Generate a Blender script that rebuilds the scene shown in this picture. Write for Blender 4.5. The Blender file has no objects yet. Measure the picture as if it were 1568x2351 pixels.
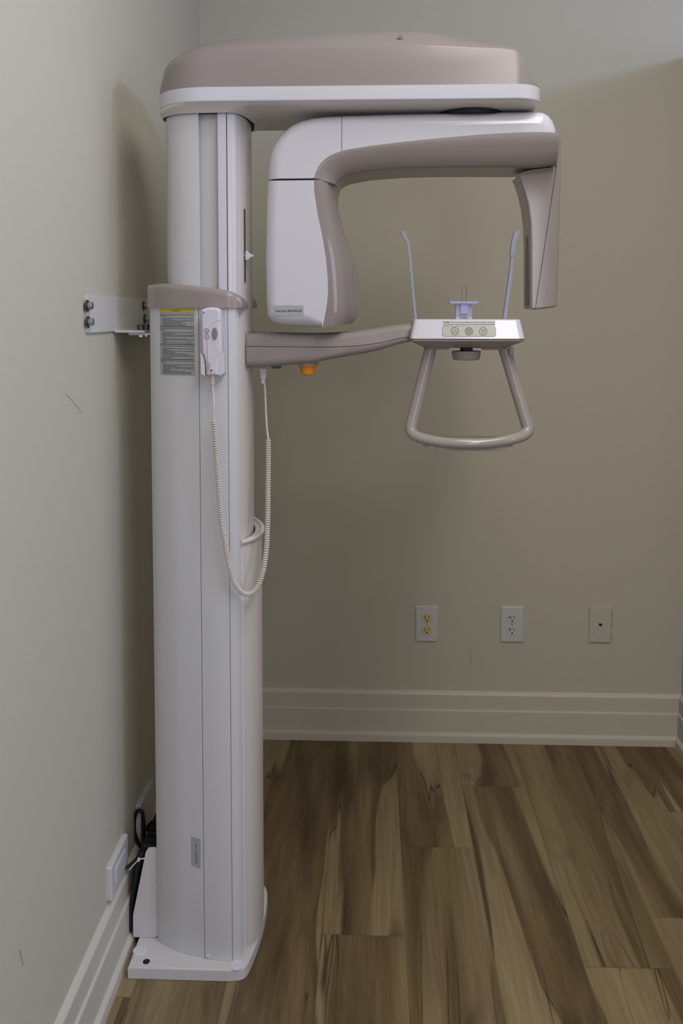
import bpy, bmesh, math, random
from mathutils import Vector, Matrix
random.seed(7)
scn = bpy.context.scene
COL = scn.collection

# ------------------------------------------------------------------ camera
F_PX = 1970.0; W_PX, H_PX = 1568, 2351
HORIZON, VANISH = 718.0, 858.0
TH = math.radians(3.2)
PSI = math.atan((VANISH - W_PX / 2) / F_PX * math.cos(TH))
YC = HORIZON + F_PX * math.tan(TH)
EYE = Vector((0, 0, 1.3587))
FWD = Vector((-math.sin(PSI) * math.cos(TH), math.cos(PSI) * math.cos(TH), -math.sin(TH)))
RGT = Vector((math.cos(PSI), math.sin(PSI), 0))
UPV = RGT.cross(FWD)
cam = bpy.data.cameras.new('camera')
cam.sensor_fit = 'VERTICAL'; cam.sensor_height = 36.0; cam.sensor_width = 24.0
cam.lens = F_PX / H_PX * 36.0
cam.shift_y = -(H_PX / 2 - YC) / H_PX
cam.clip_start = 0.02
co = bpy.data.objects.new('camera', cam); COL.objects.link(co)
co.matrix_world = Matrix(((RGT.x, UPV.x, -FWD.x, EYE.x), (RGT.y, UPV.y, -FWD.y, EYE.y), (RGT.z, UPV.z, -FWD.z, EYE.z), (0, 0, 0, 1)))
scn.camera = co

# ------------------------------------------------------------------ light, exposure
scn.view_settings.view_transform = 'Standard'; scn.view_settings.look = 'None'
scn.view_settings.gamma = 1.0; scn.view_settings.use_curve_mapping = False
scn.view_settings.exposure = 0.0
wd = bpy.data.worlds.new('world'); scn.world = wd; wd.use_nodes = True
wd.node_tree.nodes['Background'].inputs[0].default_value = (0.55, 0.6, 0.7, 1)
wd.node_tree.nodes['Background'].inputs[1].default_value = 0.02

def area(name, loc, target, sx, sy, power, col, shape='RECTANGLE'):
    l = bpy.data.lights.new(name, 'AREA'); l.shape = shape; l.size = sx; l.size_y = sy
    l.energy = power; l.color = col
    o = bpy.data.objects.new(name, l); COL.objects.link(o)
    o.location = loc
    d = Vector(target) - Vector(loc)
    o.rotation_euler = d.to_track_quat('-Z', 'Y').to_euler()
    return o
area('ceiling_panel_light', (0.5, 1.05, 2.74), (0.5, 1.05, 0), 0.6, 1.0, 14.5, (1.0, 0.955, 0.93))
area('entry_ceiling_light', (0.62, -0.1, 2.74), (0.62, -0.1, 0), 0.3, 1.2, 18.5, (1.0, 0.965, 0.96))
area('next_room_ceiling_light', (2.6, 1.6, 2.74), (2.6, 1.6, 0), 1.0, 1.0, 14, (0.78, 0.88, 1.25))
area('next_room_window', (3.0, 0.0, 2.66), (-0.4, 1.8, 1.5), 0.3, 0.3, 28, (0.68, 0.86, 1.42))
area('next_room_fill', (2.6, 0.3, 2.0), (-0.4, 1.8, 1.2), 0.5, 0.5, 6, (0.85, 0.95, 1.25))  # added fill to balance the wall brightness, no known fixture here
area('next_room_daylight', (2.8, -0.6, 1.6), (-0.4, 1.8, 1.2), 0.9, 1.5, 13, (0.86, 0.94, 1.38))
area('rear_fill_light', (0.8, -2.8, 1.5), (0.5, 2, 1.2), 0.8, 1.4, 18, (0.95, 0.98, 1.08))  # added fill from behind the camera, lifts the column gap; no opening modelled

# ------------------------------------------------------------------ pixel rays to points on real planes
def ray(px, py): return FWD + RGT * ((px - W_PX / 2) / F_PX) + UPV * ((YC - py) / F_PX)
def PY(px, py, y): r = ray(px, py); return EYE + r * (y / r.y)
def PX(px, py, x): r = ray(px, py); return EYE + r * (x / r.x)
def PZ(px, py, z): r = ray(px, py); return EYE + r * ((z - EYE.z) / r.z)
def xz(pts, y): return [(PY(p[0], p[1], y).x, PY(p[0], p[1], y).z) for p in pts]

# ------------------------------------------------------------------ materials
def mat(name, col, rough=0.4, spec=0.5, bump=0.0, bscale=300.0, vary=0.03, metal=0.0, coat=0.0, trans=0.0, ior=1.45, alpha=1.0, vscale=6.0):
    m = bpy.data.materials.new(name); m.use_nodes = True
    nt = m.node_tree; b = nt.nodes['Principled BSDF']
    tc = nt.nodes.new('ShaderNodeTexCoord')
    nz = nt.nodes.new('ShaderNodeTexNoise'); nz.inputs['Scale'].default_value = vscale; nz.inputs['Detail'].default_value = 4
    nt.links.new(tc.outputs['Object'], nz.inputs['Vector'])
    mx = nt.nodes.new('ShaderNodeMix'); mx.data_type = 'RGBA'
    c = col
    mx.inputs[6].default_value = (c[0] * (1 - vary), c[1] * (1 - vary), c[2] * (1 - vary), 1)
    mx.inputs[7].default_value = (min(1, c[0] * (1 + vary)), min(1, c[1] * (1 + vary)), min(1, c[2] * (1 + vary)), 1)
    nt.links.new(nz.outputs['Fac'], mx.inputs[0]); nt.links.new(mx.outputs[2], b.inputs['Base Color'])
    b.inputs['Roughness'].default_value = rough; b.inputs['Specular IOR Level'].default_value = spec
    b.inputs['Metallic'].default_value = metal; b.inputs['Coat Weight'].default_value = coat
    b.inputs['Transmission Weight'].default_value = trans; b.inputs['IOR'].default_value = ior
    b.inputs['Alpha'].default_value = alpha
    if bump > 0:
        n2 = nt.nodes.new('ShaderNodeTexNoise'); n2.inputs['Scale'].default_value = bscale; n2.inputs['Detail'].default_value = 3
        nt.links.new(tc.outputs['Object'], n2.inputs['Vector'])
        bp = nt.nodes.new('ShaderNodeBump'); bp.inputs['Strength'].default_value = bump; bp.inputs['Distance'].default_value = 0.001
        nt.links.new(n2.outputs['Fac'], bp.inputs['Height']); nt.links.new(bp.outputs['Normal'], b.inputs['Normal'])
    return m

M_WALL = mat('wall_paint', (0.49, 0.462, 0.375), 0.75, 0.3, 0.25, 160, 0.02, vscale=2)
M_TRIM = mat('trim_paint', (0.525, 0.488, 0.41), 0.45, 0.4, 0.1, 120, 0.02)
M_CEIL = mat('ceiling_paint', (0.7, 0.7, 0.68), 0.9, 0.2)
M_WHITE = mat('white_plastic', (0.635, 0.63, 0.69), 0.14, 0.5, 0.06, 900, 0.01)
M_COLW = mat('white_column_paint', (0.60, 0.605, 0.62), 0.33, 0.5, 0.05, 900, 0.012)
M_RECESS = mat('grey_rail', (0.52, 0.525, 0.53), 0.35, 0.5, 0, 1, 0.01)
M_FRONT = mat('white_plastic_warm_bounce', (0.70, 0.655, 0.625), 0.28, 0.5, 0, 1, 0.01)  # off-white plastic, with warm bounce light put into its colour
M_TAUPE = mat('taupe_plastic', (0.305, 0.267, 0.25), 0.30, 0.5, 0.06, 900, 0.012)
M_TAUPE_G = mat('glossy_taupe_coating', (0.285, 0.25, 0.235), 0.09, 0.55, 0, 1, 0.01)
M_HANDLE = mat('gloss_taupe_tube', (0.37, 0.325, 0.30), 0.09, 0.55, 0, 1, 0.01)
M_COVER = mat('satin_taupe_cover', (0.28, 0.245, 0.23), 0.24, 0.4, 0.06, 900, 0.01)
M_BASE = mat('white_powder_coat', (0.58, 0.575, 0.565), 0.5, 0.4, 0.1, 500, 0.02)
M_BLACK = mat('black_rubber', (0.012, 0.012, 0.014), 0.5, 0.4)
M_GAP = mat('dark_gap', (0.05, 0.045, 0.04), 0.7, 0.2)
M_CREAM = mat('cream_cord_plastic', (0.62, 0.585, 0.53), 0.35, 0.5)
M_LILAC = mat('lilac_white_plastic', (0.63, 0.61, 0.68), 0.22, 0.5, 0, 1, 0.01)
M_GREYBTN = mat('grey_rubber', (0.22, 0.22, 0.22), 0.6, 0.3)
M_LABEL = mat('silver_label', (0.40, 0.41, 0.44), 0.35, 0.5, 0, 1, 0.02)
M_LABELG = mat('grey_label', (0.38, 0.39, 0.40), 0.5, 0.4, 0, 1, 0.02)
M_YELLOW = mat('yellow_print', (0.62, 0.52, 0.02), 0.5, 0.4)
M_INK = mat('black_print', (0.03, 0.03, 0.03), 0.6, 0.3)
M_INKG = mat('grey_print', (0.09, 0.09, 0.09), 0.6, 0.3)
M_RED = mat('red_print', (0.30, 0.05, 0.045), 0.5, 0.4)
M_DRED = mat('dark_red_print', (0.20, 0.01, 0.015), 0.5, 0.4)
M_ORNG = mat('orange_print', (0.65, 0.18, 0.03), 0.5, 0.4)
M_STOP = mat('amber_plastic', (0.70, 0.25, 0.01), 0.4, 0.5)
M_GREEN = mat('green_plastic', (0.01, 0.16, 0.07), 0.4, 0.5)
M_PANEL = mat('sage_panel_film', (0.42, 0.44, 0.36), 0.35, 0.5)
M_OFFW = mat('offwhite_sticker', (0.56, 0.54, 0.50), 0.4, 0.4)
M_BLUE = mat('translucent_blue_plastic', (0.55, 0.57, 0.80), 0.35, 0.5, 0, 1, 0.02, trans=0.35, ior=1.25)
M_ROD = mat('milky_blue_plastic', (0.44, 0.47, 0.56), 0.3, 0.5, 0, 1, 0.02, trans=0.3, ior=1.2)
M_CLEAR = mat('clear_acrylic', (0.96, 0.97, 0.97), 0.03, 0.5, 0, 1, 0.0, trans=1.0, ior=1.3)
M_GLASS = mat('tray_acrylic', (0.50, 0.55, 0.52), 0.12, 0.5, 0, 1, 0.02)
M_STEEL = mat('zinc_steel', (0.40, 0.44, 0.46), 0.3, 0.5, 0, 1, 0.05, metal=0.9)
M_DSTEEL = mat('dark_steel', (0.10, 0.09, 0.085), 0.4, 0.5, 0, 1, 0.05, metal=0.7)
M_BRKT = mat('cream_bracket_paint', (0.56, 0.545, 0.505), 0.4, 0.4, 0.05, 300)
M_IVORY = mat('ivory_plastic', (0.55, 0.47, 0.27), 0.35, 0.5)
M_PLATE = mat('white_wall_plate', (0.56, 0.53, 0.53), 0.35, 0.5)
M_PLATE2 = mat('bright_white_wall_plate', (0.54, 0.54, 0.52), 0.3, 0.5)
M_KNOB = mat('ribbed_grey_knob', (0.25, 0.235, 0.21), 0.5, 0.4)
M_SCUFF = mat('grey_scuff', (0.27, 0.255, 0.22), 0.8, 0.2)
M_SCUFF2 = mat('dark_scuff', (0.13, 0.12, 0.10), 0.8, 0.2)

# ------------------------------------------------------------------ object helpers
def children_inv(parent):
    p = parent; loc = Vector((0, 0, 0))
    while p is not None:
        loc += p.location; p = p.parent
    return loc
def obj(name, vf, m, parent=None, angle=38, wn=True, pivot=None):
    verts, faces = vf[0], vf[1]
    me = bpy.data.meshes.new(name)
    vs = [Vector(v) for v in verts]
    me.from_pydata([tuple(v) for v in vs], [], [tuple(f) for f in faces])
    bm = bmesh.new(); bm.from_mesh(me)
    bmesh.ops.recalc_face_normals(bm, faces=bm.faces)
    bm.to_mesh(me); bm.free()
    me.materials.append(m)
    if angle:
        for p in me.polygons: p.use_smooth = True
        me.set_sharp_from_angle(angle=math.radians(angle))
    o = bpy.data.objects.new(name, me); COL.objects.link(o)
    base = children_inv(parent) if parent else Vector((0, 0, 0))
    if parent:
        o.parent = parent
    # put the origin at the middle of the object's own box
    lo = Vector([min(v[i] for v in vs) for i in range(3)]); hi = Vector([max(v[i] for v in vs) for i in range(3)])
    c = (lo + hi) / 2
    if pivot is None: pivot = Vector((c.x, c.y, lo.z))
    me.transform(Matrix.Translation(-pivot))
    o.location = pivot - base
    if angle and wn:
        w = o.modifiers.new('normals', 'WEIGHTED_NORMAL'); w.keep_sharp = True
    return o
def empty(name, loc, label, cat, group=None):
    o = bpy.data.objects.new(name, None); COL.objects.link(o); o.location = loc
    o.empty_display_size = 0.05
    return tag(o, label, cat, group)
def tag(o, label, cat, group=None):
    o['label'] = label; o['category'] = cat
    if group: o['group'] = group
    return o
def struct(o): o['kind'] = 'structure'; return o

def join(*vfs):
    V, Fc = [], []
    for v, f in vfs:
        n = len(V); V += list(v); Fc += [tuple(i + n for i in q) for q in f]
    return V, Fc
def box(x0, x1, y0, y1, z0, z1):
    v = [(x, y, z) for x in (x0, x1) for y in (y0, y1) for z in (z0, z1)]
    return v, [(0, 1, 3, 2), (4, 6, 7, 5), (0, 4, 5, 1), (2, 3, 7, 6), (0, 2, 6, 4), (1, 5, 7, 3)]
def loft(rings, cap0=True, cap1=True, closed=True):
    n = len(rings[0]); V = [p for r in rings for p in r]; Fc = []
    for i in range(len(rings) - 1):
        for j in range(n if closed else n - 1):
            k = (j + 1) % n
            Fc.append((i * n + j, i * n + k, (i + 1) * n + k, (i + 1) * n + j))
    if cap0: Fc.append(tuple(range(n)))
    if cap1: Fc.append(tuple((len(rings) - 1) * n + j for j in range(n)))
    return V, Fc
def area2(p): return sum(p[i][0] * p[(i + 1) % len(p)][1] - p[(i + 1) % len(p)][0] * p[i][1] for i in range(len(p))) / 2
def inset(p, d, w):
    """move each edge i (p[i] to p[i+1]) inwards by d * w[i]; corners are where the moved edges meet"""
    n = len(p); out = []
    for i in range(n):
        a, b, c = Vector(p[i - 1]), Vector(p[i]), Vector(p[(i + 1) % n])
        e1, e2 = (b - a), (c - b)
        e1 = e1.normalized() if e1.length > 1e-9 else Vector((1, 0)); e2 = e2.normalized() if e2.length > 1e-9 else e1
        n1, n2 = Vector((-e1.y, e1.x)), Vector((-e2.y, e2.x)); w1, w2 = w[i - 1] * d, w[i] * d
        det = n1.x * n2.y - n1.y * n2.x
        if abs(det) > 0.12:
            q = Vector(((w1 * n2.y - w2 * n1.y) / det, (n1.x * w2 - n2.x * w1) / det))
            lim = 2.2 * max(w1, w2, 1e-9)
            if q.length > lim: q = q.normalized() * lim
        else:
            q = (n1 + n2) / 2 * (w1 + w2) / 2
        out.append((b.x + q.x, b.y + q.y))
    return out
def prism(p, h0, h1, bev=0.0, w=None, seg=6, ends=(1, 1), to=lambda u, v, h: (u, h, v)):
    """polygon p extruded from h0 to h1, edges rounded by bev at the chosen ends (ends: at h0, at h1)"""
    p = list(p); w = list(w) if w else [1.0] * len(p)
    if area2(p) < 0: p.reverse(); w = w[:-1][::-1] + w[-1:]
    rings = []
    if bev > 0 and ends[0]:
        for k in range(seg + 1):
            a = (1 - k / seg) * math.pi / 2
            rings.append([to(u, v, h0 + bev * (1 - math.sin(a)) if 0 else h0 + bev - bev * math.sin(a)) for u, v in inset(p, bev * (1 - math.cos(a)), w)])
    else:
        rings.append([to(u, v, h0) for u, v in p])
    if bev > 0 and ends[1]:
        for k in range(seg + 1):
            a = (k / seg) * math.pi / 2
            rings.append([to(u, v, h1 - bev + bev * math.sin(a)) for u, v in inset(p, bev * (1 - math.cos(a)), w)])
    else:
        rings.append([to(u, v, h1) for u, v in p])
    return loft(rings)
def fillet(pts, seg=6):
    """pts (u, v, r): polygon with each corner rounded by r"""
    out = []; n = len(pts)
    for i in range(n):
        b = Vector(pts[i][:2]); r = pts[i][2] if len(pts[i]) > 2 else 0
        if r <= 0: out.append(tuple(b)); continue
        a, c = Vector(pts[i - 1][:2]), Vector(pts[(i + 1) % n][:2])
        d1, d2 = (a - b), (c - b); l1, l2 = d1.length, d2.length; d1.normalize(); d2.normalize()
        ang = math.acos(max(-1, min(1, d1.dot(d2)))); t = min(r / math.tan(ang / 2), l1 * 0.49, l2 * 0.49)
        P0, P2 = b + d1 * t, b + d2 * t
        for k in range(seg + 1):
            s = k / seg; q = P0 * (1 - s) ** 2 + b * 2 * s * (1 - s) + P2 * s * s; out.append((q.x, q.y))
    return out
def spline(pts, n=6, closed=False):
    P = [Vector(p) for p in pts]; out = []; m = len(P)
    for i in range(m if closed else m - 1):
        g = (lambda k: P[k % m]) if closed else (lambda k: P[max(0, min(m - 1, k))])
        a, b, c, d = g(i - 1), g(i), g(i + 1), g(i + 2)
        for k in range(n):
            t = k / n
            out.append(0.5 * ((2 * b) + (c - a) * t + (2 * a - 5 * b + 4 * c - d) * t * t + (3 * b - a - 3 * c + d) * t ** 3))
    if not closed: out.append(P[-1])
    return [tuple(q) for q in out]
def tube(path, r, n=12, cap=True, rad=None):
    P = [Vector(p) for p in path]; rings = []; t0 = None; nrm = None
    for i, p in enumerate(P):
        t = (P[min(i + 1, len(P) - 1)] - P[max(i - 1, 0)]).normalized()
        if nrm is None:
            nrm = t.orthogonal().normalized()
        else:
            nrm = (nrm - t * nrm.dot(t)).normalized()
        bn = t.cross(nrm); rr = rad[i] if rad else r
        rings.append([tuple(p + (nrm * math.cos(2 * math.pi * k / n) + bn * math.sin(2 * math.pi * k / n)) * rr) for k in range(n)])
    return loft(rings, cap, cap)
def lathe(prof, c, axis='z', n=32, wave=0.0, nw=0):
    rings = []
    for r, h in prof:
        ring = []
        for k in range(n):
            a = 2 * math.pi * k / n; rr = r * (1 + wave * (1 if nw and (k * nw * 2 // n) % 2 else 0))
            u, v = rr * math.cos(a), rr * math.sin(a)
            ring.append({'z': (c[0] + u, c[1] + v, c[2] + h), 'x': (c[0] + h, c[1] + u, c[2] + v), 'y': (c[0] + u, c[1] + h, c[2] + v)}[axis])
        rings.append(ring)
    return loft(rings)
def ring_mesh(r0, r1, n=32):
    V = [(r * math.cos(2 * math.pi * k / n), r * math.sin(2 * math.pi * k / n)) for r in (r0, r1) for k in range(n)]
    return V, [(k, (k + 1) % n, n + (k + 1) % n, n + k) for k in range(n)]
def disc(r, n=24, sy=1.0): return [(r * math.cos(2 * math.pi * k / n), r * sy * math.sin(2 * math.pi * k / n)) for k in range(n)], [tuple(range(n))]
def stroke(pts, w, closed=False):
    V, Fc = [], []
    n = len(pts)
    for i in range(n if closed else n - 1):
        a, b = Vector(pts[i]), Vector(pts[(i + 1) % n]); d = (b - a).normalized(); q = Vector((-d.y, d.x)) * w / 2; a2, b2 = a - d * w / 2, b + d * w / 2
        k = len(V); V += [tuple(a2 - q), tuple(b2 - q), tuple(b2 + q), tuple(a2 + q)]; Fc.append((k, k + 1, k + 2, k + 3))
    return V, Fc
def place(vf, f): return [f(*v) for v in vf[0]], vf[1]
_fc = {}
def text2d(s, size, align='LEFT', width=None, spacing=1.0, bold=0.0):
    """glyph outlines as a flat 2-D mesh, baseline at v=0"""
    cu = bpy.data.curves.new('glyphs', 'FONT'); cu.body = s; cu.size = size; cu.align_x = align; cu.resolution_u = 2
    cu.fill_mode = 'FRONT'; cu.space_character = spacing; cu.offset = bold
    o = bpy.data.objects.new('glyphs', cu); COL.objects.link(o)
    dg = bpy.context.evaluated_depsgraph_get(); dg.update()
    me = bpy.data.meshes.new_from_object(o.evaluated_get(dg))
    V = [(v.co.x, v.co.y) for v in me.vertices]; Fc = [tuple(p.vertices) for p in me.polygons]
    bpy.data.objects.remove(o); bpy.data.curves.remove(cu); bpy.data.meshes.remove(me)
    if width and V:
        x0 = min(v[0] for v in V); x1 = max(v[0] for v in V); k = width / max(1e-6, x1 - x0)
        V = [((v[0] - x0) * k + (x0 if align == 'LEFT' else -width / 2), v[1]) for v in V]
    return V, Fc
def decal(name, vf, f, m, parent): return obj(name, place(vf, f), m, parent, angle=None)

# ================================================================== SETTING
XL, XR, YB = -0.538, 0.972, 2.68
X2, Y2, ZC = 4.3, -2.9, 2.76
TOPP = 2.14                                   # the partition on the right stops short of the ceiling
def wall(name, v): return struct(obj(name, v, M_WALL, angle=None))
wall('wall_left', box(XL - 0.12, XL, Y2, YB + 0.12, -0.02, ZC))
wall('wall_back', box(XL, X2, YB, YB + 0.12, -0.02, ZC))
wall('wall_right', box(XR, XR + 0.10, 1.0, YB, -0.02, TOPP))
wall('wall_front', box(XL - 0.12, X2, Y2 - 0.12, Y2, -0.02, ZC))
wall('wall_far_right', box(X2, X2 + 0.12, Y2 - 0.12, YB + 0.12, -0.02, ZC))
struct(obj('ceiling', box(XL - 0.12, X2 + 0.12, Y2 - 0.12, YB + 0.12, ZC, ZC + 0.1), M_CEIL, angle=None))

# floor: one mesh, a face per plank; the board pattern lives in the material and a face attribute
def make_floor():
    Wd, L, xo = 0.184, 1.22, 0.072
    fixed = {0: 2.12, 1: 2.408, -1: 1.803, 3: 1.884, -3: 2.426, 2: 2.95, -2: 2.72, 4: 2.3}
    V, Fc, attr = [], [], []
    for c in range(-4, 24):
        x0, x1 = xo + c * Wd, xo + (c + 1) * Wd
        x0 = max(x0, XL - 0.1); x1 = min(x1, X2 + 0.1)
        if x1 <= x0: continue
        off = fixed.get(c, random.random() * L)
        y = off - math.ceil((off - Y2 + 0.1) / L) * L
        while y < YB + 0.1:
            ya, yb = max(y, Y2 - 0.1), min(y + L, YB + 0.1)
            if yb > ya:
                n = len(V); V += [(x0, ya, 0), (x1, ya, 0), (x1, yb, 0), (x0, yb, 0)]; Fc.append((n, n + 1, n + 2, n + 3))
                attr.append((random.random(), random.random(), random.random(), x0, y))
            y += L
    me = bpy.data.meshes.new('floor'); me.from_pydata(V, [], Fc)
    ca = me.attributes.new('plank_seed', 'FLOAT_VECTOR', 'FACE'); uv = me.uv_layers.new(name='plank')
    for i, a in enumerate(attr): ca.data[i].vector = a[:3]
    for p in me.polygons:
        for li in p.loop_indices:
            v = V[me.loops[li].vertex_index]; uv.data[li].uv = ((v[0] - attr[p.index][3]) / Wd, (v[1] - attr[p.index][4]) / L)
    o = bpy.data.objects.new('floor', me); COL.objects.link(o)
    m = bpy.data.materials.new('maple_plank_vinyl'); m.use_nodes = True; nt = m.node_tree; N = nt.nodes; Lk = nt.links.new
    b = N['Principled BSDF']
    def nd(t, **k):
        q = N.new(t)
        for a, v in k.items(): setattr(q, a, v)
        return q
    def math_(op, a, b_=None, clamp=False):
        q = nd('ShaderNodeMath', operation=op, use_clamp=clamp)
        for i, s in enumerate((a, b_)):
            if s is None: continue
            if isinstance(s, (int, float)): q.inputs[i].default_value = s
            else: Lk(s, q.inputs[i])
        return q.outputs[0]
    geo = nd('ShaderNodeNewGeometry'); at = nd('ShaderNodeAttribute', attribute_name='plank_seed')
    sc = nd('ShaderNodeVectorMath', operation='SCALE'); sc.inputs['Scale'].default_value = 17.0; Lk(at.outputs['Vector'], sc.inputs[0])
    ad = nd('ShaderNodeVectorMath', operation='ADD'); Lk(geo.outputs['Position'], ad.inputs[0]); Lk(sc.outputs[0], ad.inputs[1])
    def noise(sx, sy, detail=4, rough=0.55, dist=0.0, scale=1.0):
        mp = nd('ShaderNodeMapping'); mp.inputs['Scale'].default_value = (sx, sy, 1); Lk(ad.outputs[0], mp.inputs['Vector'])
        q = nd('ShaderNodeTexNoise'); q.inputs['Scale'].default_value = scale; q.inputs['Detail'].default_value = detail
        q.inputs['Roughness'].default_value = rough; q.inputs['Distortion'].default_value = dist
        Lk(mp.outputs[0], q.inputs['Vector']); return q.outputs['Fac']
    def ramp(fac, *stops):
        q = nd('ShaderNodeValToRGB'); e = q.color_ramp.elements
        while len(e) < len(stops): e.new(0.5)
        for i, (p, c) in enumerate(stops): e[i].position = p; e[i].color = (*c, 1) if len(c) == 3 else c
        Lk(fac, q.inputs[0]); return q.outputs['Color']
    def mix(fac, a, b_, mode='MIX'):
        q = nd('ShaderNodeMix', data_type='RGBA', blend_type=mode)
        if isinstance(fac, (int, float)): q.inputs[0].default_value = fac
        else: Lk(fac, q.inputs[0])
        for i, s in ((6, a), (7, b_)):
            if isinstance(s, tuple): q.inputs[i].default_value = (*s, 1)
            else: Lk(s, q.inputs[i])
        return q.outputs[2]
    seed = nd('ShaderNodeSeparateXYZ'); Lk(at.outputs['Vector'], seed.inputs[0])
    grain = noise(150, 5.0, 3, 0.6, 0.3)
    blot = noise(9.0, 0.9, 3, 0.5, 0.6)
    sap = ramp(blot, (0.30, (0.195, 0.140, 0.068)), (0.50, (0.275, 0.206, 0.107)), (0.70, (0.335, 0.260, 0.145)))
    heart_c = ramp(noise(12.0, 1.6, 4, 0.55, 0.8), (0.32, (0.078, 0.048, 0.021)), (0.50, (0.142, 0.095, 0.045)), (0.68, (0.200, 0.140, 0.070)))
    # sapwood and heartwood meet along wandering lengthwise edges
    f = noise(6.5, 0.50, 3, 0.40, 0.7)
    f = math_('ADD', f, math_('MULTIPLY', math_('SUBTRACT', seed.outputs[0], 0.5), 0.10))
    heart = ramp(f, (0.475, (0, 0, 0)), (0.515, (1, 1, 1)), (0.60, (0.85, 0.85, 0.85)), (0.68, (0.25, 0.25, 0.25)))
    base = mix(heart, sap, heart_c)
    tone = math_('ADD', math_('MULTIPLY', seed.outputs[1], 0.22), 0.90)
    tv = nd('ShaderNodeCombineColor'); [Lk(tone, tv.inputs[i]) for i in range(3)]
    base = mix(1.0, base, tv.outputs[0], 'MULTIPLY')
    base = mix(0.45, base, ramp(grain, (0.30, (0.48, 0.45, 0.40)), (0.62, (1.05, 1.05, 1.05))), 'MULTIPLY')
    # knots
    cloud = noise(6.0, 2.6, 3, 0.5, 0.6)
    base = mix(ramp(cloud, (0.62, (0, 0, 0)), (0.76, (0.7, 0.7, 0.7))), base, (0.06, 0.038, 0.018))
    # spalting: thin dark lines, mostly where the two woods meet
    for src, wd_, lo in ((math_('SUBTRACT', f, 0.497), 0.0045, 0.44), (math_('SUBTRACT', noise(5.0, 0.45, 4, 0.45, 0.8), 0.5), 0.0040, 0.55)):
        line = ramp(math_('ABSOLUTE', src), (0.0, (1, 1, 1)), (wd_ * 0.5, (0.7, 0.7, 0.7)), (wd_, (0, 0, 0)))
        mask = ramp(noise(4.0, 1.3, 2), (lo - 0.02, (0, 0, 0)), (lo + 0.08, (0.85, 0.85, 0.85)))
        base = mix(mix(1.0, line, mask, 'MULTIPLY'), base, (0.030, 0.018, 0.008))
    uvn = nd('ShaderNodeUVMap', uv_map='plank'); su = nd('ShaderNodeSeparateXYZ'); Lk(uvn.outputs[0], su.inputs[0])
    eu = math_('MULTIPLY', math_('MINIMUM', su.outputs[0], math_('SUBTRACT', 1.0, su.outputs[0])), Wd)
    ev = math_('MULTIPLY', math_('MINIMUM', su.outputs[1], math_('SUBTRACT', 1.0, su.outputs[1])), L)
    ed = math_('MINIMUM', eu, ev)
    seam = ramp(ed, (0.0, (1, 1, 1)), (0.0009, (0.6, 0.6, 0.6)), (0.0016, (0, 0, 0)))
    base = mix(mix(0.30, (0.0, 0.0, 0.0), seam), base, (0.06, 0.045, 0.03))
    Lk(base, b.inputs['Base Color'])
    b.inputs['Roughness'].default_value = 0.5; b.inputs['Specular IOR Level'].default_value = 0.35
    bp = nd('ShaderNodeBump'); bp.inputs['Strength'].default_value = 0.15; bp.inputs['Distance'].default_value = 0.001
    Lk(grain, bp.inputs['Height']); Lk(bp.outputs[0], b.inputs['Normal'])
    me.materials.append(m); return struct(o)
make_floor()

# baseboards: stepped board with a rounded shoe moulding; profile (out from wall, height)
BB = [(0, 0), (0.027, 0), (0.027, 0.018), (0.0255, 0.023), (0.022, 0.0265), (0.0165, 0.029), (0.0165, 0.031), (0.0165, 0.098), (0.0155, 0.1), (0.0115, 0.102), (0.0115, 0.148), (0.009, 0.152), (0.003, 0.1565), (0, 0.158)]
def baseboard(name, f0, f1): struct(obj(name, loft([[f0(d, h) for d, h in BB], [f1(d, h) for d, h in BB]]), M_TRIM, angle=25))
baseboard('baseboard_left', lambda d, h: (XL + d, Y2, h), lambda d, h: (XL + d, YB - d, h))
baseboard('baseboard_back', lambda d, h: (XL + d, YB - d, h), lambda d, h: (XR - d, YB - d, h))
baseboard('baseboard_right', lambda d, h: (XR - d, YB - d, h), lambda d, h: (XR - d, 1.0, h))

# ================================================================== WALL PLATES
def receptacle2d(r): # rounded face with flat top and bottom
    return [(max(-1, min(1, math.cos(a))) * r, max(-0.82, min(0.82, math.sin(a))) * r) for a in [2 * math.pi * k / 40 for k in range(40)]]
def duplex(cx, cz, label, plate_m, face_m, tslot):
    y = YB
    root = empty('duplex_outlet', (cx, y, cz), label, 'outlet', 'electrical outlets on the back wall')
    w, h = 0.0355, 0.057
    rr = fillet([(cx - w, cz - h, .004), (cx + w, cz - h, .004), (cx + w, cz + h, .004), (cx - w, cz + h, .004)], 4)
    obj('wall_plate', prism(rr, y - 0.006, y, 0.003, seg=4, ends=(1, 0)), plate_m, root)
    for s in (1, -1):
        zc = cz + s * 0.0195
        f = obj('receptacle', prism([(cx + u, zc + v) for u, v in receptacle2d(0.0172)], y - 0.0075, y - 0.005, 0.0008, seg=2, ends=(1, 0)), face_m, root)
        sl = [box(cx - 0.0068, cx - 0.0048, y - 0.0078, y - 0.0072, zc - 0.001 - (0.0 if tslot else 0.003), zc + 0.0085 - (0 if tslot else 0.0)), box(cx + 0.0050, cx + 0.0068, y - 0.0078, y - 0.0072, zc - 0.001, zc + 0.0075)]
        if tslot: sl.append(box(cx - 0.0125, cx - 0.0055, y - 0.0078, y - 0.0072, zc + 0.0028, zc + 0.0046))
        sl.append(prism([(cx + 0.0028 * math.cos(a), zc - 0.0085 + max(-0.0014, 0.0032 * math.sin(a))) for a in [2 * math.pi * k / 16 for k in range(16)]], y - 0.0078, y - 0.0072))
        sl_o = obj('slots', join(*sl), M_BLACK, f, angle=None)
    obj('screw', join(lathe([(0.0001, -0.0016), (0.0024, -0.0014), (0.003, 0)], (cx, y - 0.006, cz), 'y', 16)), M_STEEL, root)
    return root
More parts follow.
